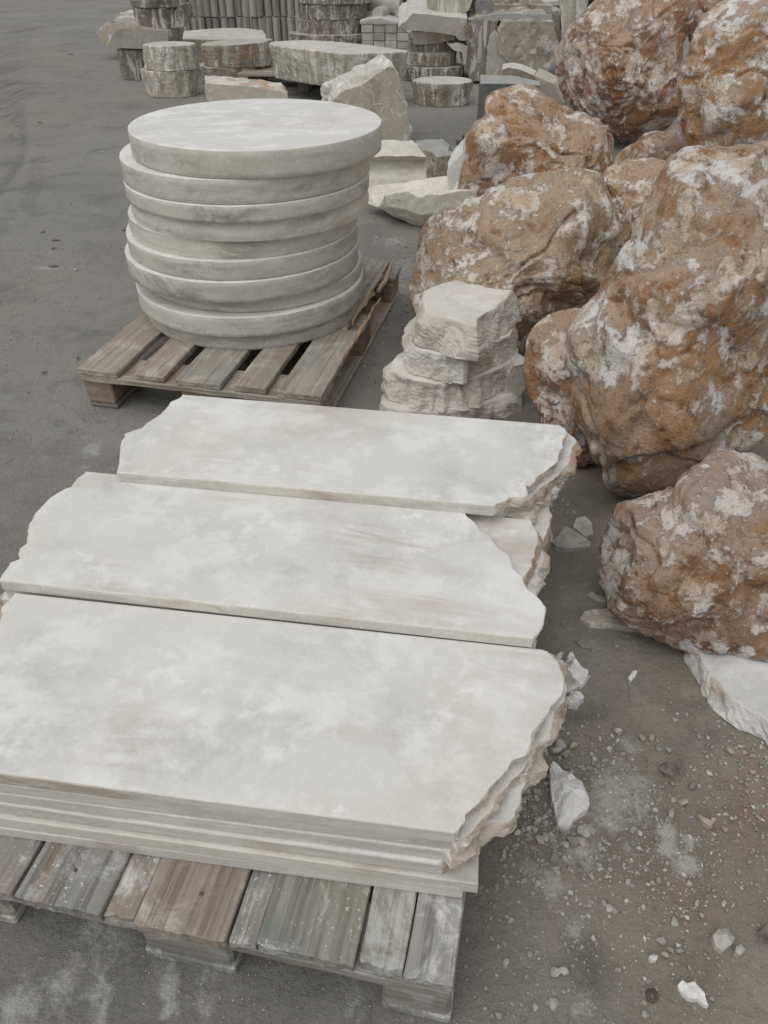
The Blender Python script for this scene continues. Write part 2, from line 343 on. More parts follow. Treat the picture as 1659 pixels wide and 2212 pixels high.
def dense(out, flags, step):
    P, W = [], []
    n = len(out)
    for i in range(n):
        a, b = out[i], out[(i + 1) % n]; L = np.linalg.norm(b - a); k = max(1, int(math.ceil(L / step)))
        for j in range(k):
            P.append(a + (b - a) * j / k)
            f0 = flags[i]; fp = flags[i - 1]
            W.append(f0 if j else min(f0, fp) if f0 != fp else f0)
    return np.array(P), np.array(W, float)
def area(p):
    return .5 * np.sum(p[:, 0] * np.roll(p[:, 1], -1) - p[:, 1] * np.roll(p[:, 0], -1))
def prism(name, out, z0, z1, mats, flags=1., step=.02, amp=.01, freq=12., jag=0., slope=0., taper=0., nz=6, flute=0., fl_freq=30., seed=0,
          bevel=.0, xf=None, loc=None, rotz=0., top_amp=0., smooth_side=False, parent=None, sides_mat=1, belly=0., topslope=(0, 0)):
    """a slab, drum or block: a plan outline given thickness; sides are sawn (flag 0) or broken (flag 1)"""
    out = np.asarray(out, float)
    if np.isscalar(flags): flags = [flags] * len(out)
    flags = list(flags)
    if area(out) < 0: out = out[::-1]; flags = flags[::-1]; flags = flags[1:] + flags[:1]
    P, W = dense(out, flags, step)
    N = len(P)
    tang = np.roll(P, -1, 0) - np.roll(P, 1, 0); tang /= np.linalg.norm(tang, axis=1)[:, None] + 1e-9
    nor = np.stack([tang[:, 1], -tang[:, 0]], 1)
    cen = P.mean(0); H = z1 - z0
    if jag: P = P + nor * (W * jag * fbm(np.c_[P * freq * 1.3, np.full(N, seed * 3.1)], 4, seed))[:, None]
    rings = []
    zs = ([(z1, -bevel), (z1 - bevel, 0.)] if bevel else [(z1, 0.)]) + [(z1 - (bevel or 0) - (H - (bevel or 0) * 2) * k / nz, 0.) for k in range(1, nz + 1)]
    if bevel: zs.append((z0, -bevel))
    for z, ins in zs:
        t = (z1 - z) / H
        off = np.zeros(N)
        if amp or slope or flute or belly:
            n3 = fbm(np.c_[P * freq, np.full(N, z * freq * .8)], 5, seed + 9, gain=.58)
            r3 = ridged(np.c_[P * freq * .7, np.full(N, z * freq * .5)], 4, seed + 19, gain=.6) - .6
            fade = min(1., t * 4 + .05)
            off = W * (amp * (n3 * .8 + r3 * .5) * fade + slope * t + belly * math.sin(math.pi * t))
            off += W * np.random.default_rng(seed * 31 + int(t * 997)).normal(size=N) * min(.0009, amp * .12) * fade
            if flute: off += W * flute * fade * (np.abs(fbm(np.c_[P * fl_freq, np.full(N, z * 2.)], 2, seed + 33)) - .35)
        Q = P + nor * (off + ins)[:, None]
        Q = cen + (Q - cen) * (1 - taper * t)
        zz = np.full(N, z)
        if t == 0 and top_amp: zz = zz + top_amp * fbm(np.c_[Q * 6, np.zeros(N)], 3, seed + 4)
        zz = zz + (Q[:, 0] - cen[0]) * topslope[0] * (1 - t) + (Q[:, 1] - cen[1]) * topslope[1] * (1 - t)
        rings.append(np.c_[Q, zz])
    V = np.concatenate(rings); R = len(rings)
    F, mi, sm, sharp = [], [], [], []
    F.append(list(range(N))); mi.append(0); sm.append(False)
    F.append([(R - 1) * N + i for i in range(N)][::-1]); mi.append(sides_mat); sm.append(False)
    brk = W > .5
    for r in range(R - 1):
        for i in range(N):
            j = (i + 1) % N
            F.append([r * N + i, (r + 1) * N + i, (r + 1) * N + j, r * N + j])
            b_ = brk[i] and (brk[j] or True)
            mi.append(sides_mat if b_ else (2 if len(mats) > 2 else 0)); sm.append(smooth_side)
    for i in range(N):
        j = (i + 1) % N
        sharp.append((min(i, j), max(i, j)))
        a, b2 = (R - 1) * N + i, (R - 1) * N + j; sharp.append((min(a, b2), max(a, b2)))
    if xf is not None: V = xf(V)
    if loc is None: loc = (float(V[:, 0].mean()), float(V[:, 1].mean()), float(V[:, 2].min()))
    return mk(name, V, F, mats, mi, sm, parent, loc, rotz, sharp if smooth_side else None)
def ellipse(cx, cy, rx, ry, n=64, irr=0., seed=0, ph=0.):
    t = np.linspace(0, 2 * np.pi, n, endpoint=False)
    k = 1 + irr * fbm(np.c_[np.cos(t) * 1.6, np.sin(t) * 1.6, np.full(n, seed * 7.7)], 3, seed)
    x, y = rx * k * np.cos(t), ry * k * np.sin(t)
    return np.c_[cx + x * math.cos(ph) - y * math.sin(ph), cy + x * math.sin(ph) + y * math.cos(ph)]
def flake(name, out, h, mat, z=0., amp=.3, rings=5, seed=0, step=.006, flat=.55):
    """a stone chip lying on the ground: outline with a broken domed top"""
    out = np.asarray(out, float)
    if area(out) < 0: out = out[::-1]
    P, _ = dense(out, [1] * len(out), step); N = len(P); cen = P.mean(0)
    V = [np.c_[P, np.full(N, z - .004)]]
    for k in range(rings):
        s = 1 - k / rings * .96; zz = z + h * (flat + (1 - flat) * (1 - s))
        Q = cen + (P - cen) * s * (1 if k else .985)
        zz = zz + h * amp * fbm(np.c_[Q * 40, np.full(N, seed)], 4, seed) + h * amp * (ridged(np.c_[Q * 22, np.full(N, seed + 2.)], 2, seed) - .6)
        V.append(np.c_[Q, zz])
    V = np.concatenate(V); F = []
    R = rings + 1
    for r in range(R - 1):
        for i in range(N):
            j = (i + 1) % N; F.append([r * N + i, r * N + j, (r + 1) * N + j, (r + 1) * N + i])
    F.append([(R - 1) * N + i for i in range(N)])
    return mk(name, V, F, mat, loc=(cen[0], cen[1], z), smooth_faces=False)
def box_mesh(x0, x1, y0, y1, z0, z1, seg=(1, 1, 1), jit=0., seed=0, bev=.003):
    """a board: a subdivided box with worn, slightly wavy edges"""
    bm = bmesh.new()
    bmesh.ops.create_cube(bm, size=1)
    for v in bm.verts: v.co = ((x0 + x1) / 2 + v.co.x * (x1 - x0), (y0 + y1) / 2 + v.co.y * (y1 - y0), (z0 + z1) / 2 + v.co.z * (z1 - z0))
    if bev: bmesh.ops.bevel(bm, geom=list(bm.edges), offset=bev, segments=1, affect='EDGES')
    for ax in range(3):
        n = seg[ax]; lo = (x0, y0, z0)[ax]; hi = (x1, y1, z1)[ax]
        for k in range(1, n):
            co = [0, 0, 0]; co[ax] = lo + (hi - lo) * k / n; no = [0, 0, 0]; no[ax] = 1
            bmesh.ops.bisect_plane(bm, geom=list(bm.verts) + list(bm.edges) + list(bm.faces), plane_co=co, plane_no=no)
    V = np.array([v.co[:] for v in bm.verts]); bm.verts.index_update()
    F = [[v.index for v in f.verts] for f in bm.faces]; bm.free()
    if jit:
        for a in range(3): V[:, a] += jit * fbm(V * np.array([9, 9, 20]) + seed * 5.3 + a * 11, 3, seed + a)
    return V, F
def board(name, parent, b, mat, seg=(1, 1, 1), jit=.0015, seed=0, bev=.003, bend=None):
    V, F = box_mesh(*b, seg=seg, jit=jit, seed=seed, bev=bev)
    if bend is not None: V = bend(V)
    return mk(name, V, F, mat, parent=parent)

_ico = {}
def ico(n):
    if n not in _ico:
        bm = bmesh.new(); bmesh.ops.create_icosphere(bm, subdivisions=n, radius=1)
        V = np.array([v.co[:] for v in bm.verts]); bm.verts.index_update()
        F = [[v.index for v in f.verts] for f in bm.faces]; bm.free()
        V /= np.linalg.norm(V, axis=1)[:, None]; _ico[n] = (V, F)
    return _ico[n]
def boulder(name, out, mat, dist=None, depth=.85, sub=6, seed=0, amp=.055, cuts=14, cut=.74, dents=(), f1=2.2, pitch=0., fine=.016, ridges=(), cover=.60):
    """a boulder whose measured outline, true size and depth give the body; planes, hollows, lumps and cracks are worked into it"""
    out = np.array(out, float)
    rg = np.random.default_rng(seed + 100)
    c = np.array([(out[:, 0].min() + out[:, 0].max()) / 2, (out[:, 1].min() + out[:, 1].max()) / 2])
    rc = ray(*c); w = -rc / np.linalg.norm(rc)                 # towards the viewer
    ex = np.cross([0, 0, 1], w); ex /= np.linalg.norm(ex); ey = np.cross(w, ex)
    L = []
    for x, y in out:
        d = ray(x, y); d = d / -(d @ w); L.append(((d + w) @ ex, (d + w) @ ey))
    L = np.array(L); th = np.arctan2(L[:, 1], L[:, 0]); R = np.hypot(L[:, 0], L[:, 1]); R = R / np.sqrt(1 + R * R)
    o = np.argsort(th); th, R = th[o], R[o]
    th = np.r_[th[-1] - 2 * np.pi, th, th[0] + 2 * np.pi]; R = np.r_[R[-1], R, R[0]]
    V, F = ico(sub)
    a = np.arctan2(V[:, 1], V[:, 0]); rho = np.hypot(V[:, 0], V[:, 1])
    Rt = np.interp(a, th, R); Rm = R.mean()
    Rt = Rm + (Rt - Rm) * smooth(0, .75, rho)
    P = np.c_[Rt * rho * np.cos(a), Rt * rho * np.sin(a), V[:, 2] * Rm * depth]
    P /= Rm                                                   # now about unit size
    # facets
    for k in range(cuts):
        n = rg.normal(size=3); n[2] = abs(n[2]) + .25; n /= np.linalg.norm(n)
        if abs(n[2]) < .45: continue
        ext = np.percentile(P @ n, 99.5); d0 = ext * (cut + rg.uniform(-.06, .10))
        q = P @ n - d0; P = P - n * (np.clip(q, 0, None) * .8)[:, None]
    N = P / (np.linalg.norm(P, axis=1)[:, None] + 1e-9)
    s = seed * 3.3
    W1 = np.c_[fbm(P * 1.1 + s + 7, 2, seed + 11), fbm(P * 1.1 + s + 13, 2, seed + 12), fbm(P * 1.1 + s + 17, 2, seed + 13)] * .35
    Q = P + W1
    big = fbm(Q * f1 + s, 2, seed); fold = ridged(Q * f1 * .75 + s + 4, 2, seed + 40, gain=.45) - .7
    lobe = np.abs(pn(Q * 2.6 + s, seed + 75)) ** .8 - .3
    rough_ = smooth(-.1, .4, fbm(P * 1.7 + s + 99, 2, seed + 84))
    rd = ridged(Q * 4.6 + s + 8, 3, seed + 45) - .8
    fin = fbm(Q * 9 + s, 5, seed + 60, gain=.55)
    rough = smooth(-.15, .35, fbm(P * 1.6 + s + 70, 2, seed + 76))        # some faces are smooth, some are crusty
    crease = np.exp(-(pn(Q * 1.9 + s + 90, seed + 81) / .07) ** 2) * smooth(-.25, .3, fbm(P * 1.3 + s + 95, 2, seed + 82))
    crease += .6 * np.exp(-(pn(Q * 3.6 + s + 97, seed + 83) / .08) ** 2) * rough_
    disp = amp * (big * .9 + fold * .7 + lobe * 1.0) - .055 * crease + fine * (rd * .45 + fin * .7) * (.35 + .9 * rough)
    for (x, y, rad, dep) in dents:                            # hollows (or bosses) seen on the rock
        d = ray(x, y); d = d / -(d @ w); q = np.array([(d + w) @ ex, (d + w) @ ey]) / Rm
        dd = np.hypot(P[:, 0] - q[0], P[:, 1] - q[1] ) * (1 + .35 * fbm(P * 3 + s, 2, seed + 80))
        rr = rad / 1661.0 * 1.15 / Rm
        disp -= 1.35 * dep * np.exp(-(dd / rr) ** 2 * 1.2) * (P[:, 2] > -.2)
    for (x0, y0, x1, y1, wd, dep) in ridges:
        q = []
        for x, y in ((x0, y0), (x1, y1)):
            d = ray(x, y); d = d / -(d @ w); q.append(np.array([(d + w) @ ex, (d + w) @ ey]) / Rm)
        ab = q[1] - q[0]; t = np.clip(((P[:, :2] - q[0]) @ ab) / (ab @ ab), 0, 1)
        dd = np.linalg.norm(P[:, :2] - (q[0] + t[:, None] * ab), axis=1) + .05 * fbm(P * 4 + s, 3, seed + 90)
        disp += dep * np.exp(-(np.clip(dd, 0, None) / (wd / 1661.0 * 1.15 / Rm)) ** 2) * (P[:, 2] > -.2)
    cf = fbm(P * 2.6 + s + 31, 7, seed + 120, gain=.66) + .35 * rd + .5 * fin
    rel = (cf - np.quantile(cf, 1 - cover)) / cf.std()
    disp += .006 * smooth(-.1, .35, rel) * (.3 + rough) - .020 * np.exp(-(fbm(P * 2.1 + s + 50, 5, seed + 150, gain=.6) / .035) ** 2) * smooth(-.1, .4, fbm(P * 1.5 + s + 60, 2, seed + 160)) - .016 * np.clip(pn(P * 11 + s, seed + 170) - .34, 0, 1) * 3 * rough + .006 * rough * ridged(P * 13 + s, 3, seed + 130, gain=.6) * np.clip(fbm(P * 2 + s, 2, seed + 140) + .3, 0, 1)
    disp *= np.where(rho > .9, .75, 1.)
    P = P + N * (disp - np.percentile(disp, 60))[:, None] * 1.0
    P *= Rm
    Wd = P[:, :1] * ex + P[:, 1:2] * ey + P[:, 2:] * w
    rcn = rc / np.linalg.norm(rc)
    unit = Wd + rcn
    if dist is None: dist = (CAM_H + .02) / -unit[:, 2].min()
    Wp = np.array([0, 0, CAM_H]) + unit * dist
    loc = (float(Wp[:, 0].mean()), float(Wp[:, 1].mean()), float(Wp[:, 2].min()))
    print('boulder', name, 'dist %.2f' % dist, 'loc', np.round(loc, 2), 'size', np.round(np.ptp(Wp, axis=0), 2), 'zmin %.2f' % loc[2])
    return mk(name, Wp, F, mat, smooth_faces=True, loc=loc, attrs={'relief': rel})

def catmull(P, n, closed=False):
    P = np.asarray(P, float); m = len(P); O = []
    segs = m if closed else m - 1
    for i in range(segs):
        p0 = P[(i - 1) % m] if closed or i > 0 else P[0]; p1 = P[i]; p2 = P[(i + 1) % m]; p3 = P[(i + 2) % m] if closed or i + 2 < m else P[-1]
        for j in range(n):
            t = j / n
            O.append(.5 * ((2 * p1) + (-p0 + p2) * t + (2 * p0 - 5 * p1 + 4 * p2 - p3) * t * t + (-p0 + 3 * p1 - 3 * p2 + p3) * t ** 3))
    if not closed: O.append(P[-1])
    return np.array(O)
def loft(name, stations, mat, ns=6, amp=.01, freq=10., seed=0, smooth_faces=False, lip=None):
    """closed sections joined one to the next; each section lists 3-D points"""
    S_ = np.array(stations, float)                            # stations x points x 3
    rows = np.stack([catmull(S_[:, k], ns) for k in range(S_.shape[1])], 1)
    V = rows.reshape(-1, 3); R, N = rows.shape[:2]
    V = V + amp * np.c_[fbm(V * freq, 4, seed), fbm(V * freq + 9, 4, seed + 1), fbm(V * freq + 17, 4, seed + 2)]
    F = []
    for r in range(R - 1):
        for i in range(N):
            j = (i + 1) % N; F.append([r * N + i, r * N + j, (r + 1) * N + j, (r + 1) * N + i])
    F.append(list(range(N))[::-1]); F.append([(R - 1) * N + i for i in range(N)])
    loc = (float(V[:, 0].mean()), float(V[:, 1].mean()), float(V[:, 2].min()))
    o = mk(name, V, F, mat, loc=loc, smooth_faces=smooth_faces)
    bm = bmesh.new(); bm.from_mesh(o.data); bmesh.ops.recalc_face_normals(bm, faces=bm.faces); bm.to_mesh(o.data); bm.free()
    return o

# ================================================================== GROUND
def axis(dense_lo, dense_hi, step, lo, hi, grow=1.12):
    a = list(np.arange(dense_lo, dense_hi, step)); s = step
    while a[-1] < hi: s *= grow; a.append(a[-1] + s)
    s = step; b = []
    x = dense_lo
    while x > lo: s *= grow; x -= s; b.append(x)
    return np.array(b[::-1] + a)
gx = axis(-3.3, 1.9, .014, -160, 160); gy = axis(.15, 6.0, .0125, -60, 260, 1.10)
GX, GY = np.meshgrid(gx, gy); GP = np.c_[GX.ravel(), GY.ravel()]
G3 = np.c_[GP, np.zeros(len(GP))]
near = np.exp(-np.clip(np.hypot(GP[:, 0], GP[:, 1] - 2) - 7, 0, None) / 8)
gz = .003 * fbm(G3 * 2.2, 4, 3) + .0016 * fbm(G3 * 14, 4, 8, gain=.6) * near
gz += .006 * fbm(G3 * .5, 2, 21)
C3 = crop(0, 0, 1.475)
def poly_dist(line):
    best = np.full(len(GP), 1e9); along = np.zeros(len(GP)); side = np.zeros(len(GP)); acc = 0.
    for a, b in zip(line[:-1], line[1:]):
        ab = b - a; L = np.linalg.norm(ab); t = np.clip(((GP - a) @ ab) / (L * L), 0, 1); q = GP - (a + t[:, None] * ab); d = np.linalg.norm(q, axis=1)
        sd = np.sign(ab[0] * (GP[:, 1] - a[1]) - ab[1] * (GP[:, 0] - a[0]))
        m = d < best; best[m] = d[m]; along[m] = acc + t[m] * L; side[m] = sd[m]; acc += L
    return best, along, side
tracks = [(C3([(-60, 1230), (5, 1135), (60, 1060), (110, 985), (140, 920), (152, 850), (140, 760), (120, 600), (105, 400), (110, 250), (140, 140)]), .030, .17),
          (C3([(200, 1240), (245, 1080), (262, 960), (270, 860)]), .0, .10),
          (C3([(180, 590), (190, 520), (178, 450), (165, 410)]), .022, 0.), (C3([(388, 600), (385, 540), (360, 490), (330, 460)]), .018, 0.),
          (C3([(-200, 900), (-60, 700), (20, 500), (60, 300), (90, 150)]), .03, .15)]
trk = np.zeros(len(GP))
for pts, rut, wid in tracks:
    line = catmull(plan(pts, 0.), 6)
    d, al, sd = poly_dist(line)
    if rut: gz -= .004 * np.exp(-(d / rut) ** 2); gz += .002 * np.exp(-((d - rut * 2) / rut) ** 2); trk += .45 * np.exp(-(d / rut) ** 2)
    if wid:
        band = smooth(wid, wid * .7, d) * (sd > 0) * smooth(-.2, .25, fbm(G3 * 3, 2, 77) + .2)
        bars = np.sin(al / .052 * 2 * np.pi + 2.5 * d / .1)
        gz += .005 * band * bars; trk += 1.2 * band * np.clip(-bars, 0, 1)
dust = np.zeros(len(GP)); dark = np.zeros(len(GP)); red = np.zeros(len(GP))
C4 = crop(1800, 2800, 1.304); C8 = crop(0, 3100, .8295)
def spot(arr, s, rx, ry=None, st=1., ang=0.):
    p = un(*s)[:2]; q = (GP - p) @ rot2(ang); ry = ry or rx
    np.maximum(arr, st * np.exp(-((q[:, 0] / rx) ** 2 + (q[:, 1] / ry) ** 2)), out=arr)
for (x, y), r, st in [((880, 500), .075, .75), ((930, 430), .06, .6), ((840, 600), .05, .65), ((1125, 690), .022, 1.), ((1130, 770), .022, 1.), ((1255, 740), .016, .95), ((1235, 850), .022, .95),
                  ((1190, 890), .02, .6), ((690, 800), .04, .75), ((530, 960), .03, .8), ((420, 880), .025, .6), ((930, 790), .02, .55), ((650, 1180), .03, .5), ((940, 230), .03, .6), ((690, 1600), .03, .5)]:
    spot(dust, C4([(x, y)])[0], r, st=st)
for (x, y), rx, ry, st, an in [((320, 560), .03, .12, .5, .3), ((560, 720), .02, .06, .75, .2), ((60, 770), .05, .05, .6, 0), ((190, 690), .06, .07, .5, 0), ((340, 750), .015, .07, .7, .2), ((400, 540), .05, .09, .45, .2), ((1180, 740), .02, .05, .5, 0), ((680, 730), .02, .08, .55, .1)]:
    spot(dust, C8([(x, y)])[0], rx, ry, st, an)
for s, rx, ry, st in [((105, 578), .10, .03, .75), ((200, 970), .035, .06, .7), ((185, 1010), .02, .02, .6), ((150, 690), .1, .05, .25), ((840, 620), .10, .28, .65), ((800, 700), .08, .12, .5), ((850, 520), .12, .1, .55), ((940, 320), .25, .12, .5), ((870, 575), .1, .2, .5), ((770, 480), .2, .2, .4), ((1150, 1250), .08, .05, .3)]:
    spot(dust, s, rx, ry, st)
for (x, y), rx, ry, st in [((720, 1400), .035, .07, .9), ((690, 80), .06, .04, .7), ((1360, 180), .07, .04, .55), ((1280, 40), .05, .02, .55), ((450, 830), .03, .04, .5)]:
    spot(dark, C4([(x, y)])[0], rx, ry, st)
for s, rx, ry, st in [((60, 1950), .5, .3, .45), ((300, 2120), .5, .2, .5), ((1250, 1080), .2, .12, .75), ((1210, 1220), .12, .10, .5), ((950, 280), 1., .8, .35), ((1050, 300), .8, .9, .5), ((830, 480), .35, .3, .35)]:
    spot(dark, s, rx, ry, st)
for (x, y), r, st in [((1590, 560), .07, .8), ((1550, 640), .06, .6), ((1220, 1080), .05, .5), ((1600, 350), .05, .6), ((1200, 1010), .04, .5), ((1480, 700), .06, .35)]:
    spot(red, C4([(x, y)])[0], r, st=st)
brown = smooth(-.15, .55, GP[:, 0] - .12 * GP[:, 1] + .25 * fbm(G3 * 1.3, 3, 31)) * smooth(7, 3, GP[:, 1])
gz += .004 * dust * (ridged(G3 * 30, 2, 15) - .5) * near + .006 * red * fbm(G3 * 25, 3, 16)
nxg, nyg = len(gx), len(gy)
idx = np.arange(nxg * nyg).reshape(nyg, nxg)
gf = np.stack([idx[:-1, :-1], idx[:-1, 1:], idx[1:, 1:], idx[1:, :-1]], -1).reshape(-1, 4)
def ground_mat():
    m, nt, b = new_mat('yard_ground')
    v, _ = coords(nt, jitter=False)
    c = mix(nt, mapr(nt, noise(nt, v, 1.1, 6, .6, .3), .35, .65), (0.324, 0.315, 0.289), (0.394, 0.382, 0.350))
    c = mix(nt, mapr(nt, noise(nt, v, .35, 3), .4, .65, 0., .5), c, (0.376, 0.350, 0.306))
    br = mix(nt, mapr(nt, noise(nt, v, 5, 6, .62, .4), .35, .66), (0.289, 0.254, 0.206), (0.394, 0.350, 0.294))
    c = mix(nt, mth(nt, 'MULTIPLY', attr(nt, 'brown'), .9), c, br)
    _, hs_ = coords(nt, (1.2, 1.7, 1), False)
    c = mix(nt, mapr(nt, noise(nt, hs_, 6, 6, .68, .3), .50, .72, 0., .45), c, (0.236, 0.228, 0.206))
    c = mix(nt, mapr(nt, noise(nt, v, 12, 7, .7, .2), .54, .70, 0., .4), c, (0.473, 0.455, 0.420))
    c = mix(nt, mapr(nt, noise(nt, v, 55, 5, .7), .58, .68, 0., .5), c, (0.210, 0.201, 0.184))
    c = mix(nt, mapr(nt, noise(nt, v, 80, 4, .65), .62, .70, 0., .6), c, (0.560, 0.542, 0.499))
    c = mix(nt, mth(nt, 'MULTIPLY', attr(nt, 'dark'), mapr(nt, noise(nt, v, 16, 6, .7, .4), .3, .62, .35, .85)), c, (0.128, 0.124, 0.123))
    c = mix(nt, mth(nt, 'MULTIPLY', attr(nt, 'red'), mapr(nt, noise(nt, v, 20, 6, .7, .4), .38, .58, .1, .85)), c, (0.367, 0.236, 0.166))
    c = mix(nt, mth(nt, 'MULTIPLY', attr(nt, 'track'), .75), c, (0.210, 0.206, 0.193))
    d = mth(nt, 'ADD', attr(nt, 'dust'), mth(nt, 'MULTIPLY', mth(nt, 'SUBTRACT', noise(nt, v, 34, 8, .75, .6), .5), 1.5))
    c = mix(nt, mth(nt, 'MULTIPLY', mapr(nt, d, .26, .72), mapr(nt, attr(nt, 'dust'), .02, .3)), c, (.56, .55, .525))
    _, sm_ = coords(nt, (2.6, .8, 1), False)
    c = mix(nt, mth(nt, 'MULTIPLY', mapr(nt, noise(nt, sm_, 3.2, 8, .72, .8), .54, .68), .36), c, (.40, .39, .365))
    c = mix(nt, mth(nt, 'MULTIPLY', mapr(nt, noise(nt, v, 2.6, 8, .72, .15), .50, .68), .42), c, (.16, .155, .143))
    c = mix(nt, mth(nt, 'MULTIPLY', mapr(nt, mth(nt, 'ABSOLUTE', mth(nt, 'SUBTRACT', noise(nt, v, 2.3, 7, .62, .6), .5)), 0., .004, 1., 0.), mapr(nt, noise(nt, v, 1.7, 2), .54, .66, 0., .55)), c, (.10, .095, .088))
    _, sk_ = coords(nt, (5., 1., 1), False)
    c = mix(nt, mth(nt, 'MULTIPLY', mapr(nt, noise(nt, sk_, 7, 7, .75, 1.2), .58, .70), .45), c, (.10, .10, .097))
    gr = noise(nt, v, 330, 3, .7)
    c = mix(nt, .42, c, mix(nt, gr, (.15, .15, .15), (.95, .95, .95)), 'OVERLAY')
    c = mix(nt, 1., c, mix(nt, attr(nt, 'brown'), (.66, .66, .655), (.72, .71, .685)), 'MULTIPLY')
    S(nt, b, 'Base Color', c); S(nt, b, 'Roughness', .9); S(nt, b, 'Specular IOR Level', .2)
    h = mth(nt, 'ADD', mth(nt, 'MULTIPLY', noise(nt, hs_, 11, 7, .7, .2), .9), mth(nt, 'MULTIPLY', noise(nt, v, 75, 5, .72), .7))
    bump(nt, b, h, .75, .014)
    return m
GROUND = ground_mat()
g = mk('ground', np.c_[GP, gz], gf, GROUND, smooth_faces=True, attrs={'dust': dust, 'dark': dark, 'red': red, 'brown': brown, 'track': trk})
tag(g, 'dusty grey-brown yard ground under the stone stacks', 'ground', kind='structure')
#MARK
# ================================================================== NEAR PALLET AND THE SLABS ON IT
R1 = crop(0, 1500, 1.508); R2 = crop(1600, 1600, 1.843); R3 = crop(1500, 2500, 1.659); R4 = crop(300, 350, 1.185); R5 = crop(1400, 400, 1.659)
YAW = math.radians(-11.5)
FR = un(980, 2123, .144)[:2]
def pallet_root(name, right_front, label, yaw):
    c = right_front + np.array([-.4, .6]) @ rot2(yaw).T
    o = empty(name, (c[0], c[1], 0), yaw)
    return tag(o, label, 'pallet')
np_ = pallet_root('wooden_pallet', FR, 'white-dusted grey wooden pallet under the long white slabs', YAW)
# local frame: x -0.4..0.4 (front edge), y -0.6..0.6
def ragged_end(seed, a=.008, y0=-.6, k=90):
    def f(V):
        m = smooth(y0 + .05, y0, V[:, 1]); V = V.copy()
        V[:, 1] += m * (a * .45 * fbm(np.c_[V[:, 0] * k, V[:, 2] * 12, np.full(len(V), seed * 1.7)], 4, seed)); return V
    return f
for k, (x0, x1, y0, z1) in enumerate([(-.402, -.2575, -.612, .144), (-.250, -.112, -.613, .146), (-.062, .078, -.613, .145), (.122, .262, -.606, .1435), (.267, .400, -.600, .1445)]):
    if k == 4:      # the right board has split along its length
        board('top_board', np_, (x0, .3305, y0, .6, .122, z1), WOOD_OLIVE, (10, 26, 2), .0016, k + 1, .002, ragged_end(k + 1, .008, y0))
        board('top_board', np_, (.3325, x1, y0 - .004, .6, .122, z1 - .0005), WOOD_WHITE, (10, 26, 2), .0018, k + 9, .002, ragged_end(k + 5, .010, y0))
    else:
        board('top_board', np_, (x0, x1, y0, .6, .122, z1), (WOOD_WHITE, WOOD_LONG_W, WOOD_BROWN, WOOD_OLIVE)[k], (12, 26, 2), .0016, k + 1, .002, ragged_end(k + 1, .008, y0))
for k, (x0, x1) in enumerate([(-.111, -.0635), (.0795, .1205)]):
    board('filler_board', np_, (x0, x1, -.608, .58, .1225, .138), WOOD_WHITE, (5, 26, 2), .002, k + 15, .002, ragged_end(k + 15, .01, -.608))
for k, y0 in enumerate([-.606, -.05, .50]):
    board('cross_board', np_, (-.398, .398, y0, y0 + .10, .100, .1215), WOOD_CROSS_W, (40, 6, 2), .0022, k + 20, .003)
for k, x0 in enumerate([-.40, -.255 + .182, .30]):
    w = .10 if k != 1 else .145
    for j, y0 in enumerate([-.598, -.06, .46]):
        board('pallet_block', np_, (x0, x0 + w, y0, y0 + .14, .022, .0995), WOOD_CROSS_W, (4, 5, 3), .003, k * 3 + j + 30, .006)
    board('bottom_board', np_, (x0 - .002, x0 + w + .002, -.60, .6, .001, .0215), WOOD_LONG_W, (3, 20, 1), .0015, k + 44, .003)
for k, x in enumerate([-.18, .02]):
    V = [];                                                        # nail heads
    for j in range(10): V.append((x + .0032 * math.cos(j * .628), -.56 + .0032 * math.sin(j * .628) + .004 * (k % 3), .1468))
    mk('nail_head', np.array(V), [list(range(10))], RUST, parent=np_)

def slab(name, label, left, right, z, thick, mats=(ONYX, ONYX_BROKEN, ONYX_SAWN_SIDE), seed=0, jag=.003, amp=.008, slope=-.006, cat='stone slab', group=None, zp=None, step=.008):
    pts = plan(left + right, zp or z)
    flags = [1.] * (len(left) - 1) + [0.] + [1.] * (len(right) - 1) + [0.]
    cen = pts.mean(0)
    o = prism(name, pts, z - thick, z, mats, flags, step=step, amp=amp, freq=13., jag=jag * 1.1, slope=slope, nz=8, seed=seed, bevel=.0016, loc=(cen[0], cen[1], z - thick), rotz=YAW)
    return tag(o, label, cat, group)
BACK_L = R1([(703, 585), (712, 540), (722, 490), (720, 440), (735, 392), (752, 376), (752, 350), (780, 340), (860, 318), (882, 293), (970, 235), (1020, 185), (1030, 160), (1075, 140), (1100, 117)])
BACK_R = R2([(1175, 183), (1215, 210), (1235, 238), (1230, 265), (1200, 290), (1195, 320), (1200, 345), (1180, 370), (1175, 420), (1160, 455), (1100, 510), (1050, 545), (1010, 570), (1000, 600), (960, 625), (925, 630), (945, 680), (940, 705), (900, 720), (850, 712), (800, 715), (780, 740), (740, 755), (690, 780)])
MID_L = R1([(-4, 1238), (10, 1200), (40, 1165), (60, 1130), (120, 1108), (110, 1070), (120, 1045), (175, 1010), (168, 960), (180, 895), (210, 840), (280, 760), (310, 735), (400, 685), (435, 678), (450, 640), (470, 615), (520, 580)])
MID_R = R2([(452, 790), (470, 805), (490, 850), (540, 890), (590, 960), (640, 990), (700, 1060), (740, 1100), (800, 1130), (825, 1170), (840, 1240), (900, 1300), (925, 1345), (950, 1395), (1000, 1430), (1050, 1480), (1075, 1520), (1073, 1570), (1060, 1650), (1030, 1720), (980, 1757)])
FRONT_L = [(-66, 1664), (-84, 1560), (-70, 1470), (-40, 1410), (-8, 1350), (4, 1327)] + R1([(5, 1400), (50, 1360), (90, 1312)])
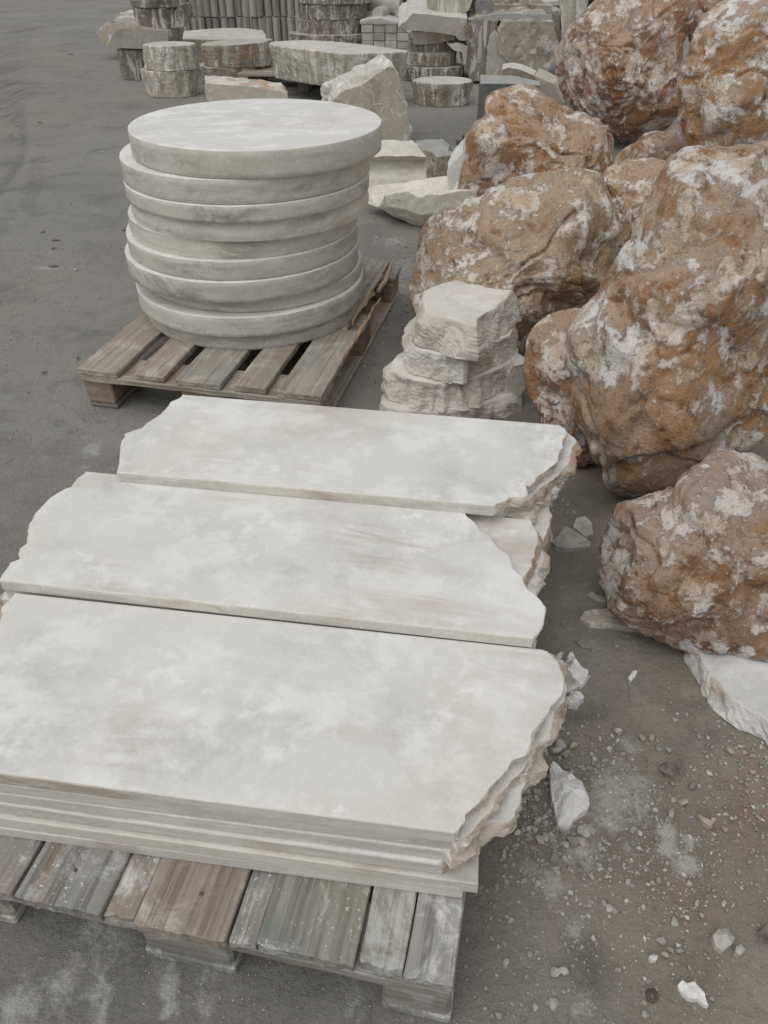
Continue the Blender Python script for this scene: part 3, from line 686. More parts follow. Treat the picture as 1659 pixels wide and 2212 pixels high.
FRONT_R = R3([(1110, 160), (1150, 170), (1185, 205), (1215, 240), (1245, 320), (1262, 380), (1262, 420), (1240, 470), (1160, 540), (1150, 585), (1110, 640), (1090, 680), (1050, 710), (1040, 760), (1020, 820), (1000, 870), (910, 905), (880, 960), (830, 1020), (760, 1080), (740, 1120), (670, 1200), (600, 1260), (605, 1300), (560, 1360), (530, 1380)])
G = 'sawn white slabs stacked on the near pallet'
BRN = (ONYX, ONYX_BROKEN_BROWN, ONYX_SAWN_SIDE)
# front stack, from the top
slab('stone_slab', 'large white cloudy slab nearest the camera, topmost of the front stack, ragged right end', FRONT_L, FRONT_R, .300, .0265, seed=3, group=G)
def shift(pts, dx, dy): return [(x + dx, y + dy) for x, y in pts]
L5R = R3([(1120, 180), (1200, 240), (1250, 330), (1285, 420), (1255, 500), (1190, 560), (1172, 620), (1165, 700), (1110, 790), (1080, 850), (1040, 890), (1010, 950), (965, 1010), (870, 1090), (800, 1150), (770, 1220), (700, 1300), (640, 1380), (560, 1420), (500, 1432)])
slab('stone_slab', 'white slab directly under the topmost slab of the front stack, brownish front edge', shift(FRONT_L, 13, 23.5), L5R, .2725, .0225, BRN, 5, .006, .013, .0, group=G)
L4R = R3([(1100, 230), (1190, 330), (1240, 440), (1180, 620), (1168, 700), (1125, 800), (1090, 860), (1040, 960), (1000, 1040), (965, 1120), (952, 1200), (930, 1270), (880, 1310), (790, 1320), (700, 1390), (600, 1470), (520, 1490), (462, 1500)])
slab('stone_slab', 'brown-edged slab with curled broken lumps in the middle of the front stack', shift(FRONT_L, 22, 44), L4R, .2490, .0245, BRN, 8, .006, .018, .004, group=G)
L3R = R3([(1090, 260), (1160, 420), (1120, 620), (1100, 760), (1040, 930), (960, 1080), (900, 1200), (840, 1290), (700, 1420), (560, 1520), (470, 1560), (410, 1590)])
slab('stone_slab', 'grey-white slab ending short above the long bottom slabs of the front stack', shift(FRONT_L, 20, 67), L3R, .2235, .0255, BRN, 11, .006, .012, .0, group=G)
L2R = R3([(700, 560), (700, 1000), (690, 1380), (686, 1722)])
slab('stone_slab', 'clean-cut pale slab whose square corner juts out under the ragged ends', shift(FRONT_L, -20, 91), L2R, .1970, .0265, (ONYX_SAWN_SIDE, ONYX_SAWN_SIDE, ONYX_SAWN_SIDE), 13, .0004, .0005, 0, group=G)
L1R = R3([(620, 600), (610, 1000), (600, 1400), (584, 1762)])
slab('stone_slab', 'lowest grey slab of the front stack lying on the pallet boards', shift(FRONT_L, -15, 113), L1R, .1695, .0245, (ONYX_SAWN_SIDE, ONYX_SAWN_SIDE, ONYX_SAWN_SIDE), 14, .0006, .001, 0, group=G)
# middle stack
slab('stone_slab', 'long white slab on top of the middle stack, tapered right end', MID_L, MID_R, .325, .0245, seed=21, group=G)
M2R = R2([(440, 822), (955, 880), (975, 890), (985, 930), (1015, 985), (1012, 1060), (1000, 1150), (970, 1180), (975, 1225), (915, 1300), (890, 1350), (930, 1500), (960, 1700), (965, 1800)])
slab('stone_slab', 'white slab showing at the right beneath the top slab of the middle stack', shift(MID_L, 14, 18), M2R, .2995, .0245, BRN, 23, .004, .012, .004, group=G)
M3R = R2([(930, 960), (1000, 1050), (1020, 1085), (1050, 1120), (1066, 1190), (1025, 1240), (1012, 1300), (972, 1340), (958, 1400), (965, 1560), (975, 1800)])
slab('stone_slab', 'broken beige slab third from the top of the middle stack', shift(MID_L, 4, 40), M3R, .2745, .0265, BRN, 25, .006, .014, .006, group=G)
# back stack
slab('stone_slab', 'white slab with brown veins on top of the back stack, wavy right end', BACK_L, BACK_R, .350, .0275, seed=31, group=G)
B2R = R2([(1190, 215), (1237, 246), (1275, 275), (1291, 300), (1278, 380), (1255, 440), (1200, 500), (1150, 560), (1090, 620), (1040, 650), (985, 690), (965, 745), (900, 745), (820, 760), (760, 800)])
slab('stone_slab', 'veined slab jutting out right beneath the top slab of the back stack', shift(BACK_L, 16, 12), B2R, .3215, .0245, BRN, 33, .006, .014, .004, group=G)
B3R = R2([(1200, 260), (1262, 320), (1270, 420), (1215, 520), (1180, 560), (1120, 640), (1060, 690), (1000, 760), (985, 830), (900, 850), (800, 850)])
slab('stone_slab', 'beige crumbling slab third from the top of the back stack', shift(BACK_L, 20, 26), B3R, .2965, .0265, BRN, 35, .007, .016, .004, group=G)
# what carries the middle and the back stack
def lower_slab(label, front, back, x0, x1, z0, z1, seed):
    # a thick slab in the pallet's own directions (front, back: metres from the pallet's front edge)
    q = np.array([(x0, front), (x1, front), (x1 + .03, (front + back) / 2), (x1, back), (x0, back), (x0 - .02, (front + back) / 2)]) - np.array([.8, 0])
    p = FR + (q @ rot2(YAW).T)
    o = prism('stone_slab', p, z0, z1, BRN, [0, 1, 1, 0, 1, 1], .02, .010, 22, .006, .0, nz=4, seed=seed, bevel=.0015, loc=(p.mean(0)[0], p.mean(0)[1], z0), rotz=YAW)
    return tag(o, label, 'stone slab', G)
lower_slab('grey-beige slab low in the middle stack, above its lowest slab', .37, .735, -.10, .80, .197, .2475, 41)
lower_slab('lowest slab of the middle stack, on the pallet boards', .372, .735, -.08, .78, .146, .1965, 42)
lower_slab('grey-beige slab low in the back stack, above its lowest slab', .745, 1.07, -.02, .86, .197, .2695, 43)
lower_slab('lowest slab of the back stack, on the pallet boards', .745, 1.07, .0, .84, .146, .1965, 44)

# ================================================================== BACK PALLET AND THE DISCS
PB = un(692, 855, .144)[:2]; YB = math.radians(-12.8)
bp = pallet_root('wooden_pallet', PB, 'brown weathered pallet with a splintered right side, under the round slabs', YB)
x = -.42
for k, (x0, x1) in enumerate([(-.42, -.275), (-.222, -.118), (-.075, .075), (.118, .222), (.262, .402)]):
    if k == 4:
        board('top_board', bp, (x0, x1, -.60, -.12, .122, .144), WOOD_LONG, (8, 14, 2), .002, k + 61, .003, ragged_end(k + 61, .006))
        board('top_board', bp, (x0 + .004, x1 - .05, -.115, .60, .122, .1437), WOOD_LONG, (8, 18, 2), .0025, k + 71, .003)
        for j, (sx0, sx1, sy0, sy1, zz, tl) in enumerate([(.385, .402, -.36, .02, .136, .012), (.352, .366, .10, .34, .150, .02), (.374, .392, .24, .56, .142, -.015), (.356, .366, -.08, .16, .150, .03), (.390, .399, -.10, .22, .128, .004)]):
            def bend(V, sy0=sy0, sy1=sy1, tl=tl, j=j):
                V = V.copy(); t = (V[:, 1] - sy0) / (sy1 - sy0); c = (V[:, 0].min() + V[:, 0].max()) / 2
                V[:, 0] = c + (V[:, 0] - c) * (1 - .8 * np.abs(t - .4) * 1.4) + tl * t * t + .006 * fbm(np.c_[V[:, 1] * 22, V[:, 2] * 30, np.full(len(V), j * 3.)], 3, 81 + j)
                V[:, 2] += .022 * t * (j % 2) + .006 * fbm(V * np.array([30, 20, 30]), 3, 80 + j); return V
            board('splinter', bp, (sx0, sx1, sy0, sy1, zz - .006, zz + .007), WOOD_RAW, (3, 24, 2), .001, 90 + j, .0015, bend)
    else:
        board('top_board', bp, (x0, x1, -.60 + .006 * (k % 2), .6, .122, .144 + .001 * (k % 2)), WOOD_LONG, (8, 22, 2), .002, k + 61, .003, ragged_end(k + 61, .005))
for k, y0 in enumerate([-.60, -.07, .455]):
    board('cross_board', bp, (-.418, .40, y0, y0 + .145, .100, .1215), WOOD_CROSS, (30, 6, 2), .002, k + 110, .003)
for k, x0 in enumerate([-.412, -.07, .295]):
    w = .10 if k != 1 else .145
    for j, y0 in enumerate([-.592, -.07, .45]):
        board('pallet_block', bp, (x0, x0 + w, y0, y0 + .14, .020, .0995), WOOD_BLOCK, (4, 5, 3), .004, k * 3 + j + 120, .006)
    board('bottom_board', bp, (x0, x0 + w, -.585, .6, .001, .0195), WOOD_LONG, (3, 20, 1), .002, k + 140, .003)

disc_txt = ['topmost round white slab with a smooth bright face', 'round slab second from the top, pushed out to the left', 'round slab third from the top with faint brown flames', 'round slab fourth from the top, small bruise on its front', 'round slab fifth from the top, fine saw lines around its rim',
            'round slab fifth from the bottom with two tiny dark pits', 'round slab fourth from the bottom with a grey smudge at its left', 'darker recessed round slab third from the bottom of the disc stack', 'wide round slab second from the bottom, dark vein at its front', 'lowest round slab lying on the brown pallet']
th = np.array([.076, .069, .050, .057, .056, .060, .066, .047, .068, .052]); th *= .622 / th.sum()
dz = .766
DX = [-.417, -.459, -.460, -.458, -.488, -.496, -.502, -.470, -.487, -.479]; DR = [.409, .411, .409, .405, .396, .401, .409, .388, .410, .399]
for k in range(10):
    cx, cy, r, h = DX[k], 2.775 + (0, .004, -.006, .004, .01, -.002, -.006, .012, -.004, .004)[k], DR[k], th[k]
    n = 180; t = np.linspace(0, 2 * np.pi, n, endpoint=False)
    V, F, mi, sharp = [], [], [], []
    levels = [(0, -.0022), (.0022, 0.)] + [(h * q, 0.) for q in (.3, .55, .8)] + [(h - .003, 0.), (h - .0006, -.003)]
    for dzz, ins in levels:
        P3 = np.c_[np.cos(t) * 3.5, np.sin(t) * 3.5, np.full(n, (dz - dzz) * 30)]
        chip = np.clip(fbm(np.c_[np.cos(t) * 16, np.sin(t) * 16, np.full(n, k * 3. + (dzz > h / 2))], 3, 200 + k) - .45, 0, None) * .012 * (abs(dzz - h / 2) > h * .3)
        groove = -.003 * (k in (4, 3)) * (math.sin(dzz * 500) > .2)
        rr = r + ins + .0011 * fbm(P3, 3, 190 + k) - chip + groove
        V.append(np.c_[cx + rr * np.cos(t), cy + rr * np.sin(t), np.full(n, dz - dzz)])
    V = np.concatenate(V); R = len(levels)
    F.append(list(range(n))); mi.append(0); F.append([(R - 1) * n + i for i in range(n)][::-1]); mi.append(1)
    for q in range(R - 1):
        for i in range(n):
            j = (i + 1) % n; F.append([q * n + i, (q + 1) * n + i, (q + 1) * n + j, q * n + j]); mi.append(0 if q == 0 else 1)
    sm = [False, False] + [True] * (len(F) - 2)
    for i in range(n):
        j = (i + 1) % n; sharp.append((min(i, j), max(i, j))); a, b2 = (R - 1) * n + i, (R - 1) * n + j; sharp.append((min(a, b2), max(a, b2)))
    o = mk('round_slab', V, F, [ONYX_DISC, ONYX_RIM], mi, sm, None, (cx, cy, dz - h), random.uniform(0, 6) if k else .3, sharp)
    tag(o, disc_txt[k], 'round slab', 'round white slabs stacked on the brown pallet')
    dz -= h + .0004
print('disc stack bottom', dz)

# ================================================================== STEPPED STACK OF ROUGH STONE BY THE BOULDERS
def stump(label, top_px, z1, z0, seed, grow=.04, mats=(STUMP_TOP, STUMP_SIDE), amp=.016, topslope=(0, 0), flute=.010):
    o = prism('rough_stone_piece', plan(R5(top_px), z1), z0, z1, mats, 1., .008, amp, 6, .005, grow, nz=16, flute=flute * 1.5, fl_freq=15, seed=seed, bevel=.003, top_amp=.004, topslope=topslope)
    return tag(o, label, 'stone piece', 'stepped stack of rough pale stone pieces')
stump('pale flat-topped stone piece crowning the stepped stack beside the boulders', [(490, 1265), (560, 1235), (640, 1210), (720, 1190), (800, 1162), (870, 1150), (1010, 1140), (1065, 1170), (1082, 1200), (1080, 1260), (1040, 1320), (960, 1375), (900, 1410), (850, 1450), (832, 1502), (760, 1485), (620, 1445), (490, 1412), (478, 1340)], .345, .245, 301, .022, amp=.02)
stump('beige chipped stone piece just below the flat-topped one in the stepped stack', [(385, 1560), (435, 1440), (560, 1370), (700, 1330), (1000, 1320), (1085, 1400), (1098, 1480), (1060, 1570), (960, 1615), (850, 1655), (745, 1700), (640, 1695), (540, 1672), (430, 1632)], .2445, .158, 302, .010, amp=.022)
stump('wide fluted stone piece second from the ground in the stepped stack', [(262, 1790), (310, 1690), (440, 1620), (600, 1560), (1000, 1540), (1085, 1600), (1100, 1670), (1065, 1750), (960, 1795), (850, 1838), (740, 1872), (590, 1878), (430, 1858), (320, 1826)], .1575, .066, 303, .012, flute=.018, amp=.022)
stump('lowest cracked stone piece of the stepped stack, on the ground', [(205, 2000), (290, 1900), (500, 1820), (700, 1790), (1000, 1760), (1090, 1800), (1105, 1870), (1070, 1945), (970, 1990), (850, 2030), (740, 2062), (590, 2075), (400, 2060), (240, 2040)], .0655, -.004, 304, .010, amp=.02)
def shard(label, front, Y0, Y1, mat, back=(0, .12, .03), seed=0, amp=.012, name='stone_fragment', cat='stone fragment', group=None, sub=1, mats=None, lean=None):
    """a broken block: a face seen in the photo, standing at its own distance, with depth behind it"""
    P = np.array(front, float); xs = P[:, 0]
    ys = [Y0 + (Y1 - Y0) * (x - xs.min()) / (np.ptp(xs) + 1e-9) for x in xs]
    if lean: ys = [y + lean * (P[:, 1].max() - py) / np.ptp(P[:, 1]) for y, py in zip(ys, P[:, 1])]
    A = np.array([at(x, y, Y) for (x, y), Y in zip(front, ys)]); B = A * 1. + np.array(back)
    cen = A.mean(0)
    pts = []
    for S0 in (A, B):
        q, _ = dense(S0[:, [0, 2]], [1] * len(S0), np.ptp(S0[:, 0]) / 22 + .004)
        pts.append(q)
    # keep y along the outline
    def den3(S0):
        O = []
        for i in range(len(S0)):
            a, b = S0[i], S0[(i + 1) % len(S0)]; L = np.linalg.norm(b - a); k = max(1, int(L / (np.ptp(A, axis=0).max() / 26)))
            for j in range(k): O.append(a + (b - a) * j / k)
        return np.array(O)
    a3 = den3(A); n = len(a3); bvec = np.array(back)
    layers = []
    for t in (0., .04, .3, .6, .96, 1.):
        Q = a3 + bvec * t
        if t in (0., 1.): Q = Q + (Q.mean(0) - Q) * .02
        if 0 < t: Q = Q + amp * np.c_[fbm(Q * 9, 4, seed), fbm(Q * 9 + 5, 4, seed + 1), fbm(Q * 9 + 9, 4, seed + 2)] * 1.2
        layers.append(Q)
    V = np.concatenate(layers); R = len(layers); F = []; mi = []
    F.append(list(range(n))); mi.append(0)
    for r in range(R - 1):
        for i in range(n):
            j = (i + 1) % n; F.append([r * n + i, (r + 1) * n + i, (r + 1) * n + j, r * n + j]); mi.append(1)
    F.append([(R - 1) * n + i for i in range(n)][::-1]); mi.append(1)
    loc = (float(V[:, 0].mean()), float(V[:, 1].mean()), float(V[:, 2].min()))
    mm = mats or [mat, mat]
    o = mk(name, V, F, mm, mi, False, loc=loc)
    bm = bmesh.new(); bm.from_mesh(o.data); bmesh.ops.triangulate(bm, faces=[f for f in bm.faces if len(f.verts) > 4]); bmesh.ops.recalc_face_normals(bm, faces=bm.faces); bm.to_mesh(o.data); bm.free()
    return tag(o, label, cat, group)
shard('pale stone fragment leaning on the right side of the stepped stack', R5([(1030, 1840), (1080, 1770), (1160, 1760), (1195, 1800), (1190, 1880), (1130, 1960), (1060, 2000), (1020, 1950)]), 2.22, 2.24, STUMP_SIDE, (-.01, .10, .0), 310, .012)

# ================================================================== BOULDERS
BG_ = 'rough brown boulders heaped on the right'
def rock(label, out, mat, **k):
    return tag(boulder('boulder', out, mat, **k), label, 'boulder', BG_)
rock('largest orange-brown boulder with broad white crust, right edge of the photo', [(1222, 740), (1240, 700), (1262, 665), (1285, 640), (1330, 575), (1360, 510), (1395, 430), (1425, 380), (1445, 345), (1480, 322), (1530, 312), (1600, 306), (1680, 310), (1760, 380), (1800, 600), (1790, 800), (1750, 900), (1650, 955), (1560, 1000), (1500, 1040), (1460, 1062), (1400, 1075), (1360, 1083), (1330, 1075), (1305, 1050), (1290, 1000), (1270, 950), (1250, 890), (1235, 830), (1225, 790)],
     BOULDER_OCHRE, sub=7, seed=1, cover=.62, depth=.80, amp=.05, fine=.017, cuts=7, dents=[(1385, 700, 45, .05), (1520, 720, 60, .055), (1400, 905, 30, .05), (1330, 790, 40, .05), (1600, 800, 60, .05), (1480, 560, 60, .045), (1440, 840, 60, -.05), (1320, 900, 60, -.05), (1560, 640, 70, -.06), (1470, 450, 60, -.03)],
     ridges=[(1300, 1000, 1640, 905, 14, -.07), (1310, 985, 1600, 880, 40, .05), (1420, 620, 1450, 480, 25, -.03), (1330, 560, 1420, 640, 30, .03)])
rock('dusty brown boulder lying lowest at the right, resting on a white slab scrap', [(1280, 1190), (1283, 1165), (1300, 1130), (1330, 1090), (1370, 1075), (1420, 1062), (1450, 1045), (1480, 1020), (1530, 985), (1580, 965), (1640, 958), (1720, 970), (1790, 1050), (1810, 1200), (1800, 1380), (1750, 1450), (1690, 1475), (1640, 1468), (1560, 1438), (1480, 1412), (1430, 1392), (1380, 1360), (1320, 1318), (1300, 1284), (1285, 1230)],
     BOULDER_DUSTY, sub=7, seed=2, cover=.55, depth=.62, amp=.06, fine=.026, cuts=6, dist=None, dents=[(1420, 1150, 45, .06), (1560, 1180, 70, .06), (1480, 1090, 35, -.06), (1620, 1040, 50, .05), (1380, 1250, 45, -.05), (1500, 1290, 50, -.05), (1600, 1270, 60, .04)],
     ridges=[(1440, 1050, 1480, 1140, 16, -.05), (1360, 1120, 1560, 1240, 30, .03)])
rock('tan boulder with white blotches and long scars behind the stepped stack', [(882, 590), (885, 560), (895, 520), (905, 490), (930, 470), (960, 452), (1000, 450), (1040, 430), (1075, 400), (1110, 382), (1180, 370), (1250, 368), (1295, 378), (1310, 410), (1335, 460), (1340, 500), (1330, 560), (1320, 590), (1290, 650), (1260, 700), (1200, 750), (1150, 790), (1110, 800), (1050, 780), (960, 755), (900, 700), (885, 650)],
     BOULDER_TAN, sub=7, seed=3, cover=.48, depth=.85, amp=.05, fine=.016, cuts=9, dents=[(925, 600, 45, .06), (1060, 560, 60, .04), (1240, 470, 50, -.05), (1180, 560, 60, .05), (1000, 500, 60, -.05)],
     ridges=[(1020, 520, 1270, 700, 12, -.05), (1120, 480, 1330, 600, 20, -.045), (1050, 640, 1190, 740, 12, -.04), (1060, 470, 1250, 620, 40, .05)])
rock('brown two-humped boulder behind the tan one, ochre hollow in its side', [(985, 440), (990, 400), (1003, 345), (1012, 300), (1030, 262), (1050, 250), (1052, 222), (1065, 200), (1090, 190), (1130, 186), (1160, 190), (1180, 205), (1215, 225), (1235, 240), (1280, 255), (1320, 290), (1340, 325), (1338, 345), (1310, 390), (1270, 430), (1200, 470), (1100, 500), (1030, 500), (995, 470)],
     BOULDER, sub=7, seed=4, cover=.50, depth=.9, amp=.05, fine=.018, cuts=8, dents=[(1130, 330, 60, .10), (1040, 300, 50, -.06), (1100, 225, 50, -.05), (1250, 290, 60, -.05), (1050, 400, 50, .05)], ridges=[(1040, 260, 1250, 250, 12, -.05)])
rock('round reddish boulder mottled with white, at the back of the heap', [(1193, 160), (1197, 120), (1215, 85), (1240, 45), (1265, 20), (1290, 0), (1330, -25), (1400, -40), (1460, -25), (1505, 0), (1500, 40), (1480, 90), (1470, 140), (1466, 200), (1472, 240), (1460, 280), (1430, 305), (1400, 318), (1360, 320), (1330, 305), (1290, 275), (1240, 240), (1210, 205)],
     BOULDER_RED, sub=7, seed=5, cover=.64, depth=.9, amp=.045, fine=.026, cuts=9, dist=6.3)
rock('tall ochre boulder at the upper right edge, cracked along its left side', [(1470, 230), (1466, 170), (1485, 110), (1495, 60), (1510, 25), (1540, -20), (1620, -50), (1700, -30), (1750, 60), (1770, 200), (1750, 320), (1650, 380), (1560, 390), (1490, 360), (1475, 300)],
     BOULDER_OCHRE, sub=6, seed=6, depth=.9, amp=.055, fine=.02, cuts=9, dist=4.6, ridges=[(1500, 60, 1490, 260, 10, -.07), (1530, 200, 1640, 60, 24, -.05), (1540, 280, 1659, 180, 20, .04)])
rock('small brown boulder wedged between the tan boulder and the largest one', [(1298, 392), (1315, 352), (1360, 335), (1400, 338), (1438, 352), (1452, 380), (1440, 430), (1420, 480), (1395, 530), (1360, 580), (1325, 590), (1300, 540), (1295, 450)],
     BOULDER, sub=6, seed=7, depth=.9, amp=.05, fine=.018, cuts=7, dist=3.55, dents=[(1360, 420, 40, .06)])
rock('dark reddish boulder tucked low under the left of the largest one', [(1137, 770), (1140, 730), (1150, 700), (1175, 680), (1210, 668), (1260, 665), (1310, 690), (1350, 800), (1340, 900), (1310, 980), (1285, 1005), (1250, 1012), (1225, 1000), (1200, 960), (1170, 900), (1145, 860)],
     BOULDER_RED, sub=6, seed=8, depth=.8, amp=.05, fine=.03, cuts=6, dents=[(1190, 800, 30, -.06), (1200, 870, 25, .06), (1230, 760, 35, .05)])
rock('small pinkish boulder in the dark gap at the heart of the heap', [(1325, 350), (1370, 308), (1440, 285), (1475, 268), (1515, 290), (1520, 350), (1480, 410), (1370, 410)],
     BOULDER_DUSTY, sub=5, seed=9, depth=.9, amp=.04, cuts=5, dist=5.1)
rock('brown boulder barely showing between the two rear boulders', [(1478, 30), (1500, -10), (1530, -40), (1570, -40), (1590, 20), (1560, 90), (1510, 110), (1485, 80)],
     BOULDER_RED, sub=5, seed=10, depth=.9, amp=.04, cuts=5, dist=6.6)

# ================================================================== HALF-ROUND OFFCUTS BEHIND THE DISCS
T = crop(1400, 450, 2.765)
def Pt(x, y, Y): return at(*T([(x, y)])[0], Y)
def section(back_lip, inner, front_lip, face, bottom, back_low):
    return [back_lip, *inner, front_lip, *face, bottom, back_low]
def trough_sec(bx, by, bY, fx, fy, fY, dip, zb):
    b = Pt(bx, by, bY); f = Pt(fx, fy, fY)
    inner = []
    for k in range(1, 6):
        t = k / 6; p = b * (1 - t) + f * t; p[2] -= dip * math.sin(math.pi * t); inner.append(p)
    ft = f + np.array([0, -.02, -.004])
    mid = ft * .5 + np.array([f[0], f[1] + .02, zb]) * .5 + np.array([0, -.012, 0])
    bot = np.array([f[0] + .01, f[1] + .06, zb]); bl = np.array([b[0], b[1] + .02, max(zb, .0)]) + np.array([0, -.06, .015])
    return [b, *inner, f, ft, mid, bot, bl, b + np.array([0, .03, -.02])]
def fine_sec(sec, n=5):
    out = []
    for k in range(len(sec)):
        p, q = np.array(sec[k]), np.array(sec[(k + 1) % len(sec)])
        for t in range(n): out.append(p + (q - p) * t / n)
    return out
st = [trough_sec(190, 832, 4.42, 398, 895, 4.20, .085, .045), trough_sec(330, 800, 4.44, 480, 872, 4.16, .10, .03), trough_sec(450, 788, 4.45, 560, 858, 4.14, .115, .018), trough_sec(590, 775, 4.45, 660, 868, 4.12, .12, .008),
      trough_sec(700, 752, 4.45, 780, 920, 4.09, .115, .0), trough_sec(800, 745, 4.44, 850, 885, 4.08, .115, .0), trough_sec(930, 715, 4.42, 960, 878, 4.06, .11, .0), trough_sec(1010, 710, 4.40, 1010, 892, 4.05, .105, .0), trough_sec(1120, 700, 4.38, 1160, 850, 4.03, .10, .0), trough_sec(1300, 690, 4.36, 1400, 840, 4.0, .08, .0)]
st = [fine_sec(s) for s in st]
o = loft('trough_offcut', st, STUMP_SIDE, 6, .006, 16, 320, False)
o.data.materials.clear(); o.data.materials.append(onyx_mat('creamy_offcut', base=(.62, .59, .51), grey=(.54, .50, .42), white=(.72, .70, .64), vein=(.45, .36, .22), vein_amt=.4, k=2.))
CREAM = o.data.materials[0]
tag(o, 'cream hollowed half-round stone offcut with a wavy lip, behind the discs', 'stone offcut')
def cove(x, xt, Y):
    tb = Pt(xt, 310, Y + .28); tf = Pt(x, 487, Y)
    base = Pt(x, 735, Y - .02); h = tf[2] - base[2]
    fr = [tf + np.array([.0, dy, -h * t]) for t, dy in ((.15, .035), (.35, .06), (.6, .05), (.85, .015))]
    low = np.array([base[0] + .01, base[1] - .05, .0])
    return [tb, (tb + tf) / 2, tf, *fr, base, low, np.array([tb[0], tb[1], .0])]
st = [cove(-60, 130, 4.66), cove(200, 340, 4.68), cove(420, 480, 4.70), cove(640, 600, 4.72), cove(850, 690, 4.74)]
o = loft('cove_offcut', st, CREAM, 5, .006, 12, 330, False)
tag(o, 'flat-topped pale stone block with a hollow-cut front, beside the discs', 'stone offcut')
gt = plan(T([(770, 408), (800, 370), (870, 345), (1000, 375), (1110, 420), (1195, 440), (1205, 478), (1100, 472), (960, 487), (900, 440), (840, 418)]), .13)
o = prism('stone_fragment', gt, -.004, .13, (GREY_SAWN, BLOCK_ROUGH), 1., .02, .014, 12, .004, nz=6, seed=340, bevel=.004, top_amp=.012)
tag(o, 'grey broken stone lying behind the cream offcuts', 'stone fragment')
gt = plan(T([(700, 325), (760, 305), (850, 298), (1010, 310), (1100, 350), (1090, 400), (950, 395), (850, 350), (780, 340)]), .05)
o = prism('stone_sheet', gt, -.004, .05, (GREY_SAWN, CUT_PALE), 1., .02, .01, 14, .004, nz=3, seed=341, top_amp=.01)
tag(o, 'pale sheet of stone lying flat behind the grey broken stone', 'stone sheet')
shard('smooth greenish-white stone chunk against the left of the two-humped boulder', T([(1070, 660), (1090, 600), (1180, 510), (1290, 400), (1340, 420), (1330, 640), (1260, 800), (1180, 850), (1090, 840)]), 4.30, 4.34, onyx_mat('greenish_white_stone', base=(.56, .57, .53), grey=(.48, .50, .47), white=(.66, .67, .64), vein_amt=.1), (.03, .22, .03), 342, .015, lean=.12)
shard('rusty scrap of iron lying by the grey sawn block', T([(1170, 320), (1240, 310), (1250, 250), (1275, 300), (1320, 310), (1320, 380), (1190, 385)]), 5.15, 5.15, RUST, (0, .05, .0), 343, .006, name='iron_scrap', cat='scrap')

# ================================================================== BACKGROUND STACKS
K1 = crop(300, 0, 1.185); K2 = crop(1400, 0, 1.659); K6 = crop(1800, 0, 2.765); K7 = crop(380, 0, 2.676); K8 = crop(1100, 0, 2.552)
shard('big triangular translucent stone shard standing behind the discs', K8([(560, 1060), (640, 965), (700, 915), (800, 890), (880, 865), (1000, 780), (1100, 710), (1200, 650), (1250, 740), (1290, 830), (1320, 960), (1345, 1080), (1394, 1432), (1200, 1500), (900, 1500), (640, 1300)]), 6.3, 6.12, CUT_GREY, (-.09, .19, .05), 350, .03, name='stone_shard', cat='stone shard',
      mats=[scratched_mat('scratched_translucent_face'), broken_mat('bright_broken_rim', a=(.55, .53, .48), bcol=(.38, .34, .28), w=(.74, .73, .70), amt=.8)])
def drum(label, xl, xr, yb, yt, z0=0., mats=(CUT_PALE, DRIP), ry=.8, taper=0., irr=.05, amp=.012, flute=.02, seed=0, Y=None, name='stone_drum', cat='stone drum', group=None, jag=0., belly=0., topslope=(0, 0), ff=18.):
    """a drum whose left, right, foot and front rim were measured; returns its top height and front distance"""
    xm = (xl + xr) / 2
    Yf = un(xm, yb, z0)[1] if Y is None else Y
    r = .3
    for _ in range(6):
        p = at(xm, (yb + yt) / 2, Yf); dep = (Yf + ry * r) * CP - (p[2] - CAM_H) * SP
        r = (xr - xl) / 2 / 1661.0 * dep
    z1 = at(xm, yt, Yf + (taper if taper < 0 else 0) * 0)[2]
    cx = at(xm, (yb + yt) / 2, Yf + ry * r)[0]; cy = Yf + ry * r
    o = prism(name, ellipse(cx, cy, r, r * ry, 72, irr, seed), z0, z1, mats, 1., .03 + r * .04, amp, 9, jag, 0., taper, 12, flute, ff / max(r, .2) * .3, seed, .006, belly=belly, topslope=topslope)
    tag(o, label, cat, group)
    return z1, Yf
z, Y_ = drum('lower half of the split pale stump, rusty stain near its foot', 312, 430, 213, 155, 0, (CUT_GREY, DRIP_PALE), .8, .10, .06, .012, .015, 401, name='stone_stump', cat='stone stump')
drum('upper half of the split pale stump with a light flat top', 315, 425, 156, 100, z + .001, (CUT_PALE, DRIP_PALE), .8, -.04, .07, .012, .015, 402, Y_ + .01, name='stone_stump', cat='stone stump')
z, Y_ = drum('darker lower half of the wide beige stump', 431, 588, 188, 147, 0, (CUT_GREY, BLOCK_ROUGH), .7, .16, .05, .012, .01, 403, name='stone_stump', cat='stone stump')
drum('upper half of the wide beige stump, tan flat top', 438, 590, 147, 97, z + .001, (CUT_GREY, DRIP), .7, .05, .05, .012, .01, 404, Y_ - .02, name='stone_stump', cat='stone stump', topslope=(.05, 0))
# half-disc behind them
zt = .30
p = plan(K1([(425, 168), (440, 158), (500, 148), (600, 139), (700, 132), (800, 133), (890, 143), (906, 163), (906, 180), (800, 184), (600, 186), (480, 182)]), zt)
o = prism('half_round_block', p, .0, zt, (CUT_PALE, broken_mat('pale_yellowish_face', a=(.50, .475, .40), bcol=(.42, .39, .31), w=(.60, .58, .52), amt=.5)), 1., .05, .012, 6, nz=6, taper=.06, seed=405, bevel=.008)
tag(o, 'very wide pale half-round block behind the two split stumps', 'stone block')
